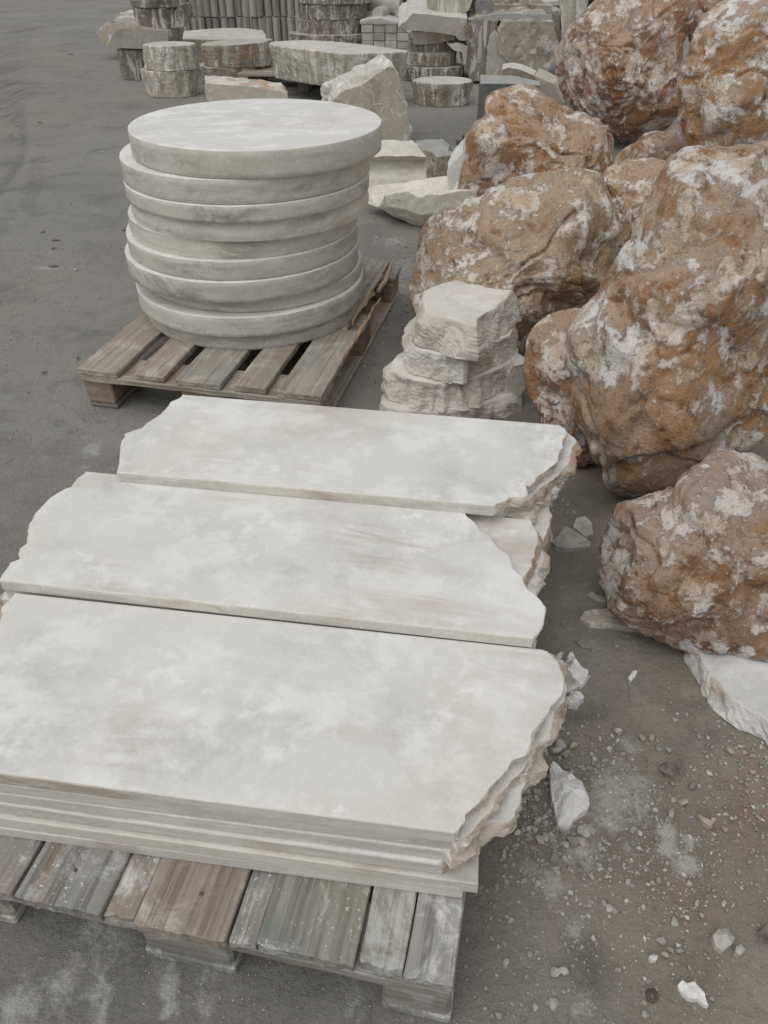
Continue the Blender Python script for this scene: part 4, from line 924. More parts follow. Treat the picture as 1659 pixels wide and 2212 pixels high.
# oval slab on a lower disc on a pallet
pz = .14
pc = un(650, 205, 0)
op = tag(empty('wooden_pallet', (-.72, 8.75, 0), math.radians(-6)), 'grey pallet under the big oval slab in the background', 'pallet')
for k in range(7):
    board('top_board', op, (-.62, .62, -.50 + k * .145, -.50 + k * .145 + .10, .12, .142), WOOD_CROSS, (8, 2, 1), .002, 500 + k)
for k, x0 in enumerate((-.62, -.05, .52)):
    board('bearer', op, (x0, x0 + .10, -.5, .47, .0, .119), WOOD_LONG, (1, 8, 1), .002, 510 + k)
z, Y_ = drum('smooth grey disc between the oval slab and its pallet', 604, 742, 197, 157, .143, (CUT_GREY, CUT_GREY), .8, .0, .0, .002, 0, 406, Y=8.35, name='stone_disc', cat='stone disc')
z -= .03
ov = plan(K1([(918, 205), (950, 196), (1080, 190), (1200, 195), (1350, 208), (1480, 225), (1580, 240), (1540, 246), (1420, 251), (1270, 252), (1120, 238), (1000, 222), (930, 212)]), z + .30)
ov = catmull(ov, 4, True)
o = prism('oval_slab', ov, z + .032, z + .30, (CUT_PALE, DRIP_PALE), 1., .05, .015, 7, nz=12, taper=.10, flute=.03, fl_freq=9, seed=407, bevel=.008)
tag(o, 'huge oval slab with a chiselled dripping rim, raised on a grey disc', 'oval slab')
shard('flat beige stone piece with an arched notch, lying before the beige stump', K1([(612, 393), (700, 400), (840, 410), (930, 425), (985, 432), (1005, 452), (1008, 472), (940, 480), (800, 482), (700, 482), (622, 478)]), 7.35, 7.2, CUT_GREY, (-.03, .22, .03), 360, .012, mats=[onyx_mat('beige_cut_piece', base=(.46, .415, .345), grey=(.40, .36, .30), white=(.56, .54, .49), vein_amt=.4, k=2), STUMP_SIDE])
# left group
LG = 'dark dripped drums in the far left stack'
z, Y_ = drum('white-dripped dark drum standing on the ground under the far left stack', 257, 330, 175, 108, 0, (CUT_GREY, DRIP_DARK), .8, .18, .06, .014, .03, 410)
p1 = at(*K7([(140, 470)])[0], Y_ - .05)
o = shard('flat-faced beige slab lying across the dark drum in the far left stack', K7([(150, 505), (140, 470), (165, 400), (228, 305), (330, 298), (430, 292), (560, 310), (680, 315), (790, 320), (790, 520), (540, 525), (400, 522), (260, 516)]), Y_ - .08, Y_ + .05, CUT_GREY, (.03, .55, .0), 411, .015, name='stone_slab', cat='stone slab', mats=[CUT_GREY, BLOCK_ROUGH])
zs = at(*K7([(600, 310)])[0], Y_)[2]
z, Y2 = drum('dark veined drum on the beige slab of the far left stack', 290, 390, 66, 18, zs - .01, (CUT_GREY, DRIP_DARK), .8, .05, .05, .014, .02, 412, Y=Y_ + .10)
drum('dark dripped drum topping the far left stack, cut by the photo edge', 279, 386, 18, -42, z + .002, (CUT_GREY, DRIP_DARK), .8, .06, .07, .014, .03, 413, Y=Y2 - .02)
shard('dark rough stone beside the upper drums of the far left stack', K7([(860, 300), (850, 120), (900, 60), (940, 55), (955, 180), (950, 290)]), Y_ + .18, Y_ + .2, DRIP_DARK, (.02, .3, 0), 414, .02)
shard('pale-topped rough stone lying behind the far left stack', K7([(12, 340), (20, 320), (110, 275), (205, 268), (240, 300), (230, 420), (150, 490), (100, 480), (60, 420), (25, 370)]), 10.4, 10.2, BLOCK_ROUGH, (.05, .5, .05), 415, .03)
shard('rough flat stone resting between the pale-topped rock and the dark drums', K7([(208, 240), (240, 195), (330, 180), (430, 190), (435, 270), (330, 290), (215, 296)]), 9.7, 9.7, STUMP_SIDE, (.0, .4, .0), 416, .02)
shard('small bright stone on top of the rough flat stone, far left', K7([(262, 180), (268, 145), (340, 135), (425, 135), (430, 188), (330, 190)]), 9.75, 9.75, STUMP_SIDE, (.0, .3, .0), 417, .015)
# wall of stacked blocks
TG = 'rounded stone blocks stacked in a tall wall'
def tile_block():
    n = 10; V, F = [], []
    w, h, d = .078, .150, .10
    prof = [(-w, d)] + [(-w + 2 * w * k / n, -.035 * math.sin(math.pi * k / n) - .02) for k in range(n + 1)] + [(w, d)]
    N = len(prof)
    for zz in (0.004, .012, 2 * h - .012, 2 * h - .004):
        s = .97 if zz in (.004, 2 * h - .004) else 1.
        V += [(x * s, y * s, zz) for x, y in prof]
    for r in range(3):
        for i in range(N):
            j = (i + 1) % N; F.append([r * N + i, r * N + j, (r + 1) * N + j, (r + 1) * N + i])
    F.append(list(range(N))[::-1]); F.append([3 * N + i for i in range(N)])
    return mk('stone_block', np.array(V, float), F, TILE, smooth_faces=False)
t0 = tile_block(); t0['label'] = 'grey-beige rounded stone block in the tall wall of blocks at the top edge'; t0['category'] = 'stone block'; t0['group'] = TG
A0 = un(402, 95, 0); B0 = un(640, 95, 0); first = True
ncol = 15
for c in range(ncol):
    for r in range(4):
        if r == 3 and c % 4 == 1: continue
        o = t0 if first else t0.copy()
        if not first: COL.objects.link(o)
        first = False
        p = A0 + (B0 - A0) * (c + .5) / ncol
        o.location = (p[0] + random.uniform(-.006, .006), p[1] + .03 * (c % 2) + random.uniform(-.03, .03), r * .302 + random.uniform(0, .004))
        wd = (B0[0] - A0[0]) / ncol / .156
        o.scale = (wd * random.uniform(.84, .99), random.uniform(.8, 1.1), 1)
        o.rotation_euler = (0, 0, random.uniform(-.04, .04))
# far drum stack
z, Y_ = drum('low dark slab under the brown drum stack before the wall of blocks', 622, 806, 95, 77, 0, (CUT_GREY, DRIP_DARK), .7, .04, .05, .02, .03, 420, Y=11.3)
z, Y2 = drum('brown dripped drum at the bottom of the stack before the wall of blocks', 646, 791, 79, 44, z - .002, (CUT_GREY, DRIP_DARK), .8, .02, .04, .015, .03, 421, Y=Y_ + .12)
z, Y2 = drum('middle dripped drum of the brown stack before the wall of blocks', 646, 792, 44, 10, z + .001, (CUT_GREY, DRIP_DARK), .8, .02, .04, .015, .03, 422, Y=Y2 - .01)
drum('paler overhanging drum at the top of the drum stack, cut by the photo edge', 640, 806, 11, -40, z + .001, (CUT_GREY, DRIP), .8, .02, .04, .015, .03, 423, Y=Y2 - .04)
# bundle of pale tiles under film, cylinders on it
TB = un(835, 106, 0)
bd = tag(empty('tile_bundle', (TB[0], 11.6, 0), math.radians(-6)), 'bundle of pale stone tiles under clear film, right of the drum stack', 'tile bundle')
for c in range(4):
    for r in range(3):
        board('tile', bd, (-.30 + c * .152, -.155 + c * .152, -.2 + .012 * ((c + r) % 2), .35, r * .085 + .001, r * .085 + .083), TILE_PALE, (1, 1, 1), 0, c * 7 + r, .004)
Vv, Ff = box_mesh(-.32, .33, -.205, .37, .257, .285, (22, 14, 2), 0, 3, .008)
Vv[:, 2] += (.02 * np.abs(fbm(Vv * 7, 3, 6)) + .05 * np.exp(-((Vv[:, 0] + .10) / .2) ** 2)) * (Vv[:, 2] > .27); Vv[:, 2] -= .10 * smooth(.16, .33, Vv[:, 0]) * (Vv[:, 1] < -.15)
mk('film_cover', Vv, Ff, WRAP, parent=bd, smooth_faces=True)
def cyl(label, c, r, L, ang, mat, seed):
    n = 28; t = np.linspace(0, 2 * np.pi, n, endpoint=False); V, F = [], []
    for s, rr in ((-L / 2, r * .96), (-L / 2 + .01, r), (L / 2 - .01, r), (L / 2, r * .96)):
        V.append(np.c_[s * math.cos(ang) - r * 0 + np.cos(t) * rr * -math.sin(ang), s * math.sin(ang) + np.cos(t) * rr * math.cos(ang), np.sin(t) * rr])
    V = np.concatenate(V) + np.array(c)
    for q in range(3):
        for i in range(n):
            j = (i + 1) % n; F.append([q * n + i, q * n + j, (q + 1) * n + j, (q + 1) * n + i])
    F.append(list(range(n))[::-1]); F.append([3 * n + i for i in range(n)])
    o = mk('stone_cylinder', V, F, mat, smooth_faces=False, loc=tuple(c)); return tag(o, label, 'stone cylinder')
cz = .70
c1 = at(*K8([(1090, 130)])[0], 11.75); c2 = at(*K8([(1130, 65)])[0], 11.9)
cyl('pale stone cylinder lying end-on upon the wrapped tile bundle', (c1[0], 11.75, c1[2]), .075, .40, math.radians(75), TILE_PALE, 1)
cyl('pale stone cylinder lying crosswise on the end-on cylinder', (c2[0], 11.95, c2[2]), .10, .42, math.radians(-18), TILE_PALE, 2)
def block(label, px, Y, mat, back, seed, name='stone_block', cat='stone block', amp=.01, mats=None, lean=None, Y1=None):
    return shard(label, px, Y, Y if Y1 is None else Y1, mat, back, seed, amp, name, cat, None, mats=mats, lean=lean)
block('small pale block between the drum stack and the lying cylinders', K8([(922, 130), (1045, 112), (1052, 205), (930, 225)]), 11.75, TILE_PALE, (.02, .3, .0), 430)
block('small pinkish block at the right end of the tile bundle', K8([(1218, 85), (1300, 80), (1305, 170), (1222, 175)]), 11.8, TILE_PALE, (.0, .25, .0), 431)
# dark crates far behind
def crate(x0, y0, z0, w, d, h, seed):
    c = empty('dark_crate', (x0 + w / 2, y0 + d / 2, z0))
    n = 9
    for k in range(5): board('rail', c, (-w / 2, w / 2, -d / 2, -d / 2 + .03, h * k / 5 + .01, h * k / 5 + h * .11), DARK_PLASTIC, (1, 1, 1), 0, 0, .003)
    for k in range(n): board('slat', c, (-w / 2 + w * k / (n - .4), -w / 2 + w * k / (n - .4) + .045, -d / 2 + .031, -d / 2 + .05, 0, h), DARK_PLASTIC, (1, 1, 1), 0, 0, .003)
    board('side_wall', c, (-w / 2, w / 2, -d / 2 + .06, d / 2, .0, h - .01), DARK_PLASTIC, (1, 1, 1), 0, 0, .003)
    return c
CG = 'dark slatted crates piled at the very back'
for i in range(5):
    for r in range(2):
        c = crate(.15 + i * 1.04 - 1.2, 14.2 + .1 * (i % 2), r * .92, 1.0, .9, .9, i)
        tag(c, 'dark slatted crate in the row piled behind the pale tile bundle', 'crate', CG)
# right-hand stack
z, Y_ = drum('low grey stone slab at the base of the stack right of the oval slab', 868, 1003, 160, 147, 0, (CUT_GREY, DRIP_DARK), .7, .05, .06, .015, .02, 440, Y=8.75)
z, Y2 = drum('thick dark-rimmed disc low in the stack right of the oval slab', 868, 985, 148, 116, z + .002, (CUT_GREY, DRIP), .75, .03, .05, .014, .02, 441, Y=Y_ + .05)
block('dark rough stone wedged above the dark-rimmed disc', K2([(395, 345), (400, 285), (470, 275), (655, 285), (680, 350), (560, 356)]), Y2 + .15, DRIP_DARK, (.0, .5, .0), 442, amp=.025)
block('pale chipped stone under the wide slab of the right-hand stack', K2([(425, 292), (415, 215), (520, 205), (705, 232), (690, 265), (560, 292), (480, 297)]), Y2 + .12, STUMP_SIDE, (.0, .5, .0), 443, amp=.02)
block('wedge-shaped pale stone at the right of the dark-rimmed disc', K2([(645, 290), (720, 290), (790, 305), (795, 420), (760, 430), (745, 345), (690, 335)]), Y2 - .02, STUMP_SIDE, (.0, .4, .0), 444, amp=.02)
block('wide grey slab with a pointed left end, high in the right-hand stack', K2([(320, 178), (345, 148), (365, 142), (410, 88), (520, 92), (640, 110), (780, 120), (790, 268), (720, 240), (560, 215), (370, 200)]), Y2 - .05, CUT_GREY, (.02, .75, .10), 445, 'stone_slab', 'stone slab', .012, [CUT_GREY, CUT_PALE])
block('cream tapering block standing on the wide grey slab', K2([(515, 0), (525, 60), (560, 98), (640, 108), (740, 100), (790, 70), (815, 0), (820, -60), (520, -60)]), Y2 + .12, DRIP_PALE, (.0, .45, .0), 446, amp=.015)
block('small purple-grey speckled cube on the edge of the big pitted block', K2([(828, 108), (832, 0), (842, -25), (948, -20), (950, 105)]), 9.0, broken_mat('purple_speckled_stone', a=(.27, .25, .26), bcol=(.16, .14, .15), w=(.50, .49, .50), amt=.9), (.0, .3, .03), 447, amp=.012)
z, Y_ = drum('short stone drum with a rounded chipped rim, alone on the ground', 891, 1018, 233, 182, 0, (CUT_PALE, DRIP), .85, .10, .07, .016, .025, 450)
# big block
block('big pitted quarry block with a broad cut face, behind the two-humped boulder', K6([(590, 240), (700, 232), (1140, 235), (1165, 330), (1200, 480), (1210, 600), (1150, 700), (1060, 820), (960, 850), (830, 790), (640, 700), (520, 560), (540, 360)]), 8.6, BLOCK_ROUGH, (.0, .95, .03), 460, amp=.03, mats=[BLOCK_ROUGH, BLOCK_ROUGH])
block('rough grey pillar of stone at the left of the big pitted block', K6([(182, 215), (300, 200), (520, 225), (525, 300), (440, 420), (400, 560), (410, 840), (330, 900), (240, 900), (170, 760), (190, 560), (210, 420), (178, 300)]), 8.7, BLOCK_ROUGH, (.1, .7, .02), 461, amp=.035, mats=[DRIP_DARK, BLOCK_ROUGH])
block('smooth brown broken face filling the notch of the big pitted block', K6([(430, 420), (500, 340), (560, 420), (620, 600), (650, 720), (560, 810), (480, 840), (395, 830), (405, 640)]), 8.62, CUT_GREY, (.05, .5, .02), 462, amp=.02)
zb = at(*K6([(800, 240)])[0], 8.65)[2]
block('light flat slab with a shallow oval basin on top of the big pitted block', K6([(200, 212), (520, 150), (1130, 160), (1145, 225), (900, 240), (540, 232)]), 8.75, GREY_SAWN, (.0, .6, -.03), 463, 'stone_slab', 'stone slab', .008)
for k, (px, Yb, lab) in enumerate([([(470, 140), (480, 55), (800, 50), (1070, 60), (1160, 70), (1165, 150), (900, 150)], 10.3, 'long rough course of grey stone behind the big pitted block'), ([(480, 52), (500, -40), (1000, -40), (1020, 50)], 10.4, 'upper rough course of grey stone behind the big pitted block'), ([(1030, 20), (1220, 5), (1225, 62), (1030, 55)], 10.6, 'thin pale board-like slab near the top edge behind the boulders')]):
    block(lab, K6(px), Yb, BLOCK_ROUGH if k < 2 else CUT_PALE, (.0, .6, .0), 470 + k, amp=.02)
block('tall grey stone column with a chipped front, left of the round reddish boulder', K6([(1222, 0), (1240, -60), (1480, -60), (1520, 60), (1460, 180), (1380, 330), (1300, 480), (1240, 470), (1225, 200)]), 8.9, DRIP, (.1, .5, .0), 474, amp=.03, mats=[DRIP_PALE, DRIP])
block('narrow pale stone post beside the tall grey column', K6([(1150, 120), (1215, 110), (1225, 420), (1250, 520), (1190, 530), (1165, 300)]), 9.2, CUT_GREY, (.03, .4, .0), 475, amp=.015)
# grey sawn block and planks
gb = [un(1025, 268, 0), None]
def solid(name, label, cat, top, z1, z0, mats, seed, amp=.004, flags=0., group=None):
    o = prism(name, top, z0, z1, mats, flags, .06, amp, 8, .0, nz=3, seed=seed, bevel=.004); return tag(o, label, cat, group)
zg = .46
top = plan(K6([(330, 925), (330, 825), (700, 835), (1000, 900), (1000, 945), (640, 925)]), zg)
solid('sawn_block', 'blue-grey sawn block with a narrow beige end, behind the two-humped boulder', 'stone block', top, zg, 0, (GREY_SAWN, DARK_GREY, DARK_GREY), 480)
pz0 = zg + .004
block('brown ribbed plank of stone lying on the blue-grey sawn block', K6([(578, 905), (570, 770), (640, 745), (780, 770), (930, 835), (950, 910), (800, 905)]), 6.75, CUT_GREY, (.03, .10, .02), 481, 'stone_plank', 'stone plank', .006, mats=[plain_mat('ribbed_brown_stone', (.25, .215, .18), (.33, .29, .245), 14, .8, .4), CUT_PALE])
block('long pale stone plank slanting down behind the two-humped boulder', K6([(930, 835), (1140, 930), (1260, 1140), (1270, 1220), (1100, 1150), (960, 1010), (975, 930)]), 6.7, CUT_GREY, (.06, .14, .03), 482, 'stone_plank', 'stone plank', .006)
block('rough triangular chip leaning on the ribbed plank', K6([(470, 885), (545, 745), (590, 790), (580, 900)]), 6.8, BLOCK_ROUGH, (.0, .08, .0), 483, amp=.008)

# ================================================================== LOOSE STONE ON THE GROUND
def chip(label, px, h, mat, z=0., seed=0, cat='stone chip', name='stone_chip', group=None, amp=.3, flat=.55):
    return tag(flake(name, plan(px, z + h * .6), h, mat, z, amp, 5, seed, flat=flat), label, cat, group)
chip('bright white pointed stone flake right of the front slabs', R3([(1180, 905), (1160, 930), (1158, 985), (1165, 1080), (1175, 1160), (1190, 1200), (1200, 1260), (1215, 1320), (1262, 1355), (1300, 1325), (1330, 1275), (1370, 1245), (1410, 1225), (1425, 1195), (1420, 1140), (1395, 1090), (1375, 1040), (1320, 1000), (1260, 950), (1220, 920)]), .030, WHITE_CHIP, 0, 601, amp=.16)
chip('white curved stone chunk lying by the back right corner of the front slabs', R3([(1290, 195), (1260, 240), (1250, 285), (1275, 330), (1330, 365), (1385, 365), (1415, 335), (1410, 310), (1375, 290), (1345, 240), (1320, 205)]), .045, WHITE_CHIP, 0, 602, amp=.3)
chip('flat pinkish-white flake under the white curved chunk', R3([(1255, 300), (1330, 370), (1435, 325), (1400, 380), (1330, 420), (1280, 450), (1255, 400)]), .016, STUMP_SIDE, 0, 603)
chip('small white stone lump below the curved chunk, by the slab edge', R3([(1300, 440), (1370, 437), (1392, 465), (1345, 525), (1290, 515), (1270, 490)]), .03, WHITE_CHIP, 0, 604)
chip('small white splinter poking out from under the front slab end', R3([(1165, 570), (1195, 565), (1225, 600), (1180, 635), (1155, 630)]), .02, WHITE_CHIP, 0, 605)
chip('thin pale splinter standing at the corner between the two nearest slab stacks', R3([(1195, 215), (1235, 165), (1252, 180), (1235, 225), (1205, 250)]), .02, WHITE_CHIP, 0, 606)
chip('jagged white stone piece alone near the bottom right corner', C4([(1190, 1480), (1210, 1460), (1240, 1475), (1270, 1472), (1300, 1500), (1325, 1525), (1330, 1550), (1350, 1595), (1325, 1585), (1300, 1560), (1270, 1562), (1240, 1550), (1215, 1525)]), .018, WHITE_CHIP, 0, 607)
chip('brownish stone shaped like a blunt heart near the right edge', C4([(1370, 1225), (1400, 1195), (1450, 1190), (1490, 1235), (1470, 1275), (1425, 1305), (1390, 1280)]), .02, GREY_CHIP, 0, 608, amp=.15)
chip('small square grey stone just below the blunt heart-shaped one', C4([(1490, 1290), (1520, 1275), (1540, 1305), (1510, 1335), (1488, 1315)]), .012, GREY_CHIP, 0, 609)
chip('pale round pebble near the bottom, left of a rusty ring', C4([(1040, 1335), (1060, 1322), (1085, 1335), (1078, 1358), (1050, 1362)]), .012, WHITE_CHIP, 0, 610)
chip('tan wedge-shaped stone beside the white powder marks', C4([(1290, 600), (1310, 592), (1345, 620), (1375, 640), (1360, 665), (1320, 640)]), .014, TAN_CHIP, 0, 611)
chip('small pale block-like stone above the white powder marks', C4([(1138, 575), (1160, 565), (1172, 590), (1165, 612), (1140, 608)]), .012, GREY_CHIP, 0, 612)
chip('large flat beige shard half under the lowest boulder', [(1250, 1340), (1262, 1322), (1300, 1318), (1335, 1312), (1400, 1330), (1450, 1355), (1440, 1372), (1390, 1362), (1330, 1355), (1275, 1352)], .016, onyx_mat('dusty_beige_sheet', base=(.38, .35, .30), grey=(.32, .295, .25), white=(.44, .41, .36), vein_amt=.2), 0, 613, amp=.1, flat=.9)
chip('flat grey-green shard on the dark ground between the slabs and boulders', [(1190, 1172), (1205, 1160), (1220, 1140), (1232, 1143), (1250, 1155), (1262, 1162), (1277, 1172), (1274, 1182), (1255, 1185), (1220, 1188), (1200, 1183)], .014, GREY_CHIP, 0, 614, amp=.1, flat=.9)
chip('second flat shard lying against the boulder beside the grey-green one', [(1237, 1140), (1245, 1122), (1262, 1118), (1277, 1130), (1282, 1160), (1262, 1162)], .016, GREY_CHIP, 0, 615, amp=.1, flat=.9)
chip('long thin grey stone below the tip of the lowest boulder', [(1268, 1285), (1278, 1278), (1312, 1295), (1308, 1304), (1285, 1298)], .014, GREY_CHIP, 0, 616)
chip('thin pale sliver on the open ground below the flat beige shard', [(1243, 1385), (1255, 1384), (1278, 1398), (1275, 1403), (1255, 1397)], .01, GREY_CHIP, 0, 617)
chip('little pointed white chip in the middle of the open ground', [(1357, 1463), (1366, 1450), (1377, 1448), (1374, 1458), (1362, 1472)], .012, WHITE_CHIP, 0, 618)
chip('grey broken stone pressed against the right white slab scrap', [(1493, 1395), (1500, 1380), (1512, 1384), (1518, 1410), (1508, 1422), (1497, 1408)], .03, GREY_CHIP, 0, 619)
chip('brown rusty-looking flat stone on the ground left of the white slab scrap', [(1520, 1470), (1535, 1462), (1550, 1472), (1552, 1485), (1535, 1483)], .01, TAN_CHIP, 0, 620)
# the white slab scrap under the lowest boulder
wp = plan([(1500, 1375), (1507, 1398), (1520, 1425), (1545, 1465), (1575, 1505), (1600, 1522), (1640, 1545), (1680, 1575), (1760, 1600), (1790, 1480), (1740, 1400), (1640, 1370), (1560, 1340)], .05)
o = prism('slab_scrap', wp, .0, .05, (onyx_mat('grey_white_scrap', base=(.58, .58, .575), grey=(.48, .48, .48), white=(.68, .68, .68), vein_amt=.3), broken_mat('scrap_edge', a=(.62, .61, .6), bcol=(.5, .48, .45))), 1., .012, .01, 18, .004, .012, nz=5, seed=621, bevel=.004, top_amp=.006)
tag(o, 'grey-white scrap of slab sticking out under the lowest boulder', 'slab scrap')
# rusty ring
n, mj, mn = 20, .0068, .0024
rc = un(*C4([(1055, 1540)])[0], .006); V = []; F = []
for i in range(n):
    for j in range(8):
        a, b_ = 2 * math.pi * i / n, 2 * math.pi * j / 8
        V.append((rc[0] + (mj + mn * math.cos(b_)) * math.cos(a), rc[1] + (mj + mn * math.cos(b_)) * math.sin(a), -.001 + .005 + mn * 1.3 * math.sin(b_) + .003 * math.sin(a)))
for i in range(n):
    for j in range(8):
        F.append([i * 8 + j, ((i + 1) % n) * 8 + j, ((i + 1) % n) * 8 + (j + 1) % 8, i * 8 + (j + 1) % 8])
tag(mk('rusty_ring', np.array(V), F, RUST, smooth_faces=True, loc=(rc[0], rc[1], 0)), 'small rusty iron ring lying on the dirt at the bottom', 'ring')
def leaf(label, px, seed, h=.014):
    P = plan(px, .005); cen = P.mean(0); n = len(P); Pd, _ = dense(P, [1] * n, .006); N = len(Pd); V = []
    for s in (1., .66, .33): 
        Q = cen + (Pd - cen) * s; V.append(np.c_[Q, .004 + h * np.clip(.5 + fbm(np.c_[Q * 45, np.full(N, seed)], 3, seed), 0, 1.5)])
    V.append(np.array([[cen[0], cen[1], .006]])); V = np.concatenate(V); F = []
    for r in range(2):
        for i in range(N): j = (i + 1) % N; F.append([r * N + i, r * N + j, (r + 1) * N + j, (r + 1) * N + i])
    for i in range(N): F.append([2 * N + i, 2 * N + (i + 1) % N, 3 * N])
    o = mk('dry_leaf', V, F, DRY_LEAF, smooth_faces=True, loc=(cen[0], cen[1], 0))
    md = o.modifiers.new('thickness', 'SOLIDIFY'); md.thickness = .0012
    return tag(o, label, 'dry leaf')
leaf('crumpled dark dry leaf, left one of the pair on the dirt', C4([(1088, 350), (1110, 330), (1140, 350), (1150, 385), (1160, 410), (1140, 412), (1115, 385), (1095, 375)]), 631)
leaf('curled dark dry leaf, right one of the pair on the dirt', C4([(1175, 335), (1195, 325), (1210, 360), (1205, 400), (1190, 400), (1178, 370)]), 632)
leaf('dark curled scrap at the right edge beside the heart-shaped stone', C4([(1600, 1210), (1640, 1190), (1680, 1220), (1680, 1290), (1640, 1290), (1610, 1260)]), 633, .02)
# twigs on the left
def twig(px0, px1, r, seed):
    a, b_ = un(*px0, .003), un(*px1, .003); n = 6; V, F = [], []
    d = b_ - a; L = np.linalg.norm(d); d /= L; s = np.array([-d[1], d[0], 0])
    for k in range(7):
        t = k / 6; c = a + (b_ - a) * t + s * L * .06 * math.sin(t * 5 + seed); rr = r * (1 - .5 * abs(2 * t - 1))
        for j in range(n): V.append(c + s * rr * math.cos(j * math.pi / 3) + np.array([0, 0, rr * (1 + math.sin(j * math.pi / 3))]))
    for k in range(6):
        for j in range(n): F.append([k * n + j, k * n + (j + 1) % n, (k + 1) * n + (j + 1) % n, (k + 1) * n + j])
    F.append(list(range(n))[::-1]); F.append([6 * n + j for j in range(n)])
    o = mk('twig', np.array(V), F, DRY_LEAF, loc=tuple(a)); return o
tw = [((112, 521), (130, 519), .005), ((111, 539), (122, 536), .004), ((105, 577), (126, 576), .006), ((88, 503), (98, 500), .005), ((263, 498), (275, 498), .006), ((148, 117), (160, 119), .008), ((82, 265), (92, 266), .006), ((165, 775), (172, 775), .005), ((90, 808), (102, 804), .004)]
for k, (p0, p1, r) in enumerate(tw):
    tag(twig(p0, p1, r, k), 'small dark twig or splinter lying on the grey ground at the left', 'twig', 'dark twigs scattered on the left ground')

# many small chips one could still count near the flake
mats3 = [GREY_CHIP, GREY_CHIP, TAN_CHIP, GREY_CHIP]
protos = []
for k in range(6):
    V, F = ico(2); rg = np.random.default_rng(700 + k); P = V * np.array([1, rg.uniform(.6, .95), rg.uniform(.35, .6)])
    for q in range(9):
        nn = rg.normal(size=3); nn /= np.linalg.norm(nn); d0 = (P @ nn).max() * rg.uniform(.5, .8); e = np.clip(P @ nn - d0, 0, None); P = P - nn * e[:, None]
    P[:, 2] -= P[:, 2].min() + .05
    protos.append((P, F))
def scatter_chip(px, size, k):
    P, F = protos[k % 6]; c = un(*px, 0); a = random.uniform(0, 6.28)
    V = P * size; V[:, :2] = V[:, :2] @ rot2(a); V = V + np.array([c[0], c[1], 0])
    o = mk('gravel_stone', V, F, mats3[k % 4], loc=(c[0], c[1], 0))
    return tag(o, 'small broken grey stone in the rubble beside the front slabs', 'gravel stone', 'broken grey stones in the rubble by the front slabs')
rubble = C4([(550, 160), (570, 250), (640, 240), (600, 290), (545, 270), (700, 690), (690, 740), (640, 740), (600, 760), (590, 700), (470, 740), (495, 710), (440, 680), (345, 695), (240, 660), (265, 690), (760, 630), (745, 690), (660, 600), (690, 600), (800, 780), (760, 825), (740, 930), (660, 1025), (720, 840), (540, 840), (590, 830), (390, 945), (240, 980), (455, 960), (540, 940), (560, 900), (420, 430), (400, 480), (450, 520), (440, 560), (490, 610), (330, 600), (880, 180), (870, 165), (1048, 205), (1090, 258), (1000, 205), (1140, 265), (1160, 440), (1265, 455), (1210, 540), (1165, 525), (1165, 1165), (1095, 1255), (1120, 1330), (1150, 1310), (1190, 1310), (1035, 1470), (1015, 1580), (1015, 1650), (290, 1370), (280, 1275), (215, 1245), (415, 1330), (545, 1420), (585, 1410), (315, 1150), (160, 980), (800, 1065), (830, 1090), (1430, 680), (1090, 945), (1245, 960), (1575, 380), (1455, 270), (540, 1590), (450, 1605), (255, 1645)])
sizes = [random.uniform(.006, .012) for _ in rubble]
for k, s in enumerate(list(range(0, 10))): sizes[k] = random.uniform(.013, .02)
for k, p in enumerate(rubble): scatter_chip(p, sizes[k] * (1.15 if k % 5 == 0 else 1), k)

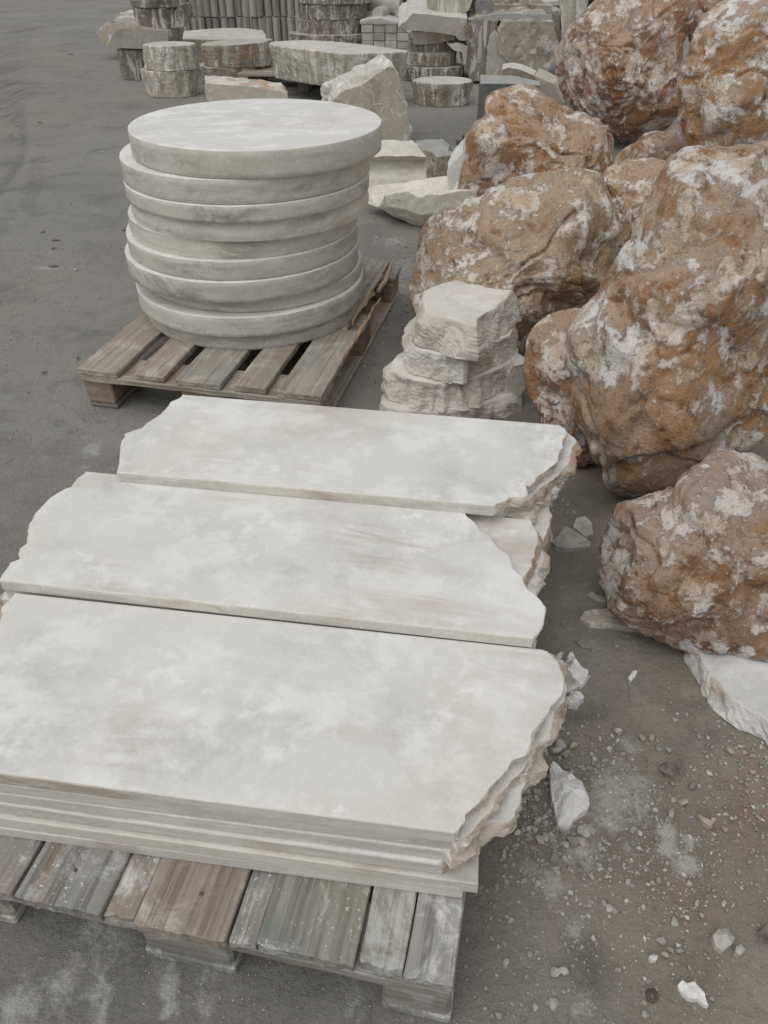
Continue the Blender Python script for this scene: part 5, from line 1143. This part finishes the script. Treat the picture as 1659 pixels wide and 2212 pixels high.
# gravel: grains past counting
def gravel():
    cube = np.array([(x, y, z) for x in (-1, 1) for y in (-1, 1) for z in (-1, 1)], float) * .7
    base = [(cube * np.array([1, .8, .5]), [[0, 1, 3, 2], [4, 6, 7, 5], [0, 4, 5, 1], [2, 3, 7, 6], [0, 2, 6, 4], [1, 5, 7, 3]])]
    vs, fs, tint, o0 = [], [], [], 0
    rg = np.random.default_rng(42)
    def add(cx, cy, r):
        nonlocal o0
        P, F = base[0]; Q = P * (1 + .38 * rg.normal(size=P.shape)) * r; a = rg.uniform(0, 6.28); Q[:, :2] = Q[:, :2] @ rot2(a)
        vs.append(Q + np.array([cx, cy, r * .25])); fs.extend([[i + o0 for i in f] for f in F]); tint.append(np.full(len(P), rg.uniform())); o0 += len(P)
    def cluster(px, rx, ry, n, r0, r1, dens=.55):
        c = un(*px, 0)
        for _ in range(int(n * dens)): add(c[0] + rg.normal() * rx, c[1] + rg.normal() * ry, r0 + (r1 - r0) * rg.uniform() ** 3)
    for q, rx, ry, n, r1 in [((430, 480), .03, .06, 380, .006), ((640, 560), .05, .08, 300, .005), ((900, 480), .05, .07, 600, .005), ((420, 700), .06, .05, 420, .006), ((690, 780), .06, .05, 420, .006), ((520, 920), .06, .06, 380, .005), ((600, 220), .06, .05, 220, .006),
                             ((1230, 860), .05, .05, 300, .004), ((1170, 1030), .05, .05, 200, .004), ((1590, 560), .05, .1, 400, .005), ((1600, 350), .06, .05, 240, .006), ((640, 1180), .06, .06, 160, .004), ((500, 1500), .12, .1, 260, .004), ((1100, 1350), .08, .1, 220, .004), ((1350, 1400), .15, .15, 300, .003), ((1300, 800), .12, .1, 260, .003), ((250, 1300), .08, .15, 260, .004)]:
        cluster(C4([q])[0], rx, ry, n, .0012, r1, .9)
    for q, rx, ry, n, r1 in [((1190, 1090), .06, .08, 220, .007), ((1260, 1330), .10, .10, 240, .005), ((1350, 1450), .15, .12, 260, .004), ((1210, 1010), .08, .10, 160, .006), ((840, 640), .10, .25, 380, .008), ((780, 790), .10, .15, 300, .007), ((860, 540), .15, .2, 260, .008), ((850, 480), .2, .2, 260, .009), ((950, 340), .3, .2, 160, .01),
                             ((100, 540), .35, .3, 220, .008), ((60, 800), .35, .25, 200, .005), ((150, 700), .35, .3, 240, .006), ((230, 520), .5, .5, 160, .008), ((120, 980), .2, .15, 200, .004), ((60, 1100), .15, .12, 160, .004), ((200, 300), .8, .9, 160, .012), ((100, 2100), .12, .08, 420, .003), ((330, 2120), .15, .06, 420, .003), ((600, 2130), .15, .05, 300, .003), ((40, 2050), .1, .06, 200, .0035)]:
        cluster(q, rx, ry, n, .0012, r1 * .85, .42)
    V = np.concatenate(vs)
    m, nt, b = new_mat('gravel_mix')
    t = attr(nt, 'tint'); r = nt.nodes.new('ShaderNodeValToRGB'); nt.links.new(t, r.inputs[0])
    e = r.color_ramp.elements; e[0].color = (.20, .185, .165, 1); e[1].color = (.56, .545, .515, 1)
    for p_, c_ in ((.35, (.29, .27, .24, 1)), (.65, (.33, .31, .28, 1)), (.85, (.42, .40, .37, 1))):
        x_ = e.new(p_); x_.color = c_
    nt.links.new(r.outputs[0], b.inputs['Base Color']); b.inputs['Roughness'].default_value = .9
    o = mk('gravel', V, fs, m, smooth_faces=False, attrs={'tint': np.concatenate(tint)})
    return tag(o, 'loose grit and stone crumbs strewn over the yard ground', 'gravel', kind='stuff')
gravel()
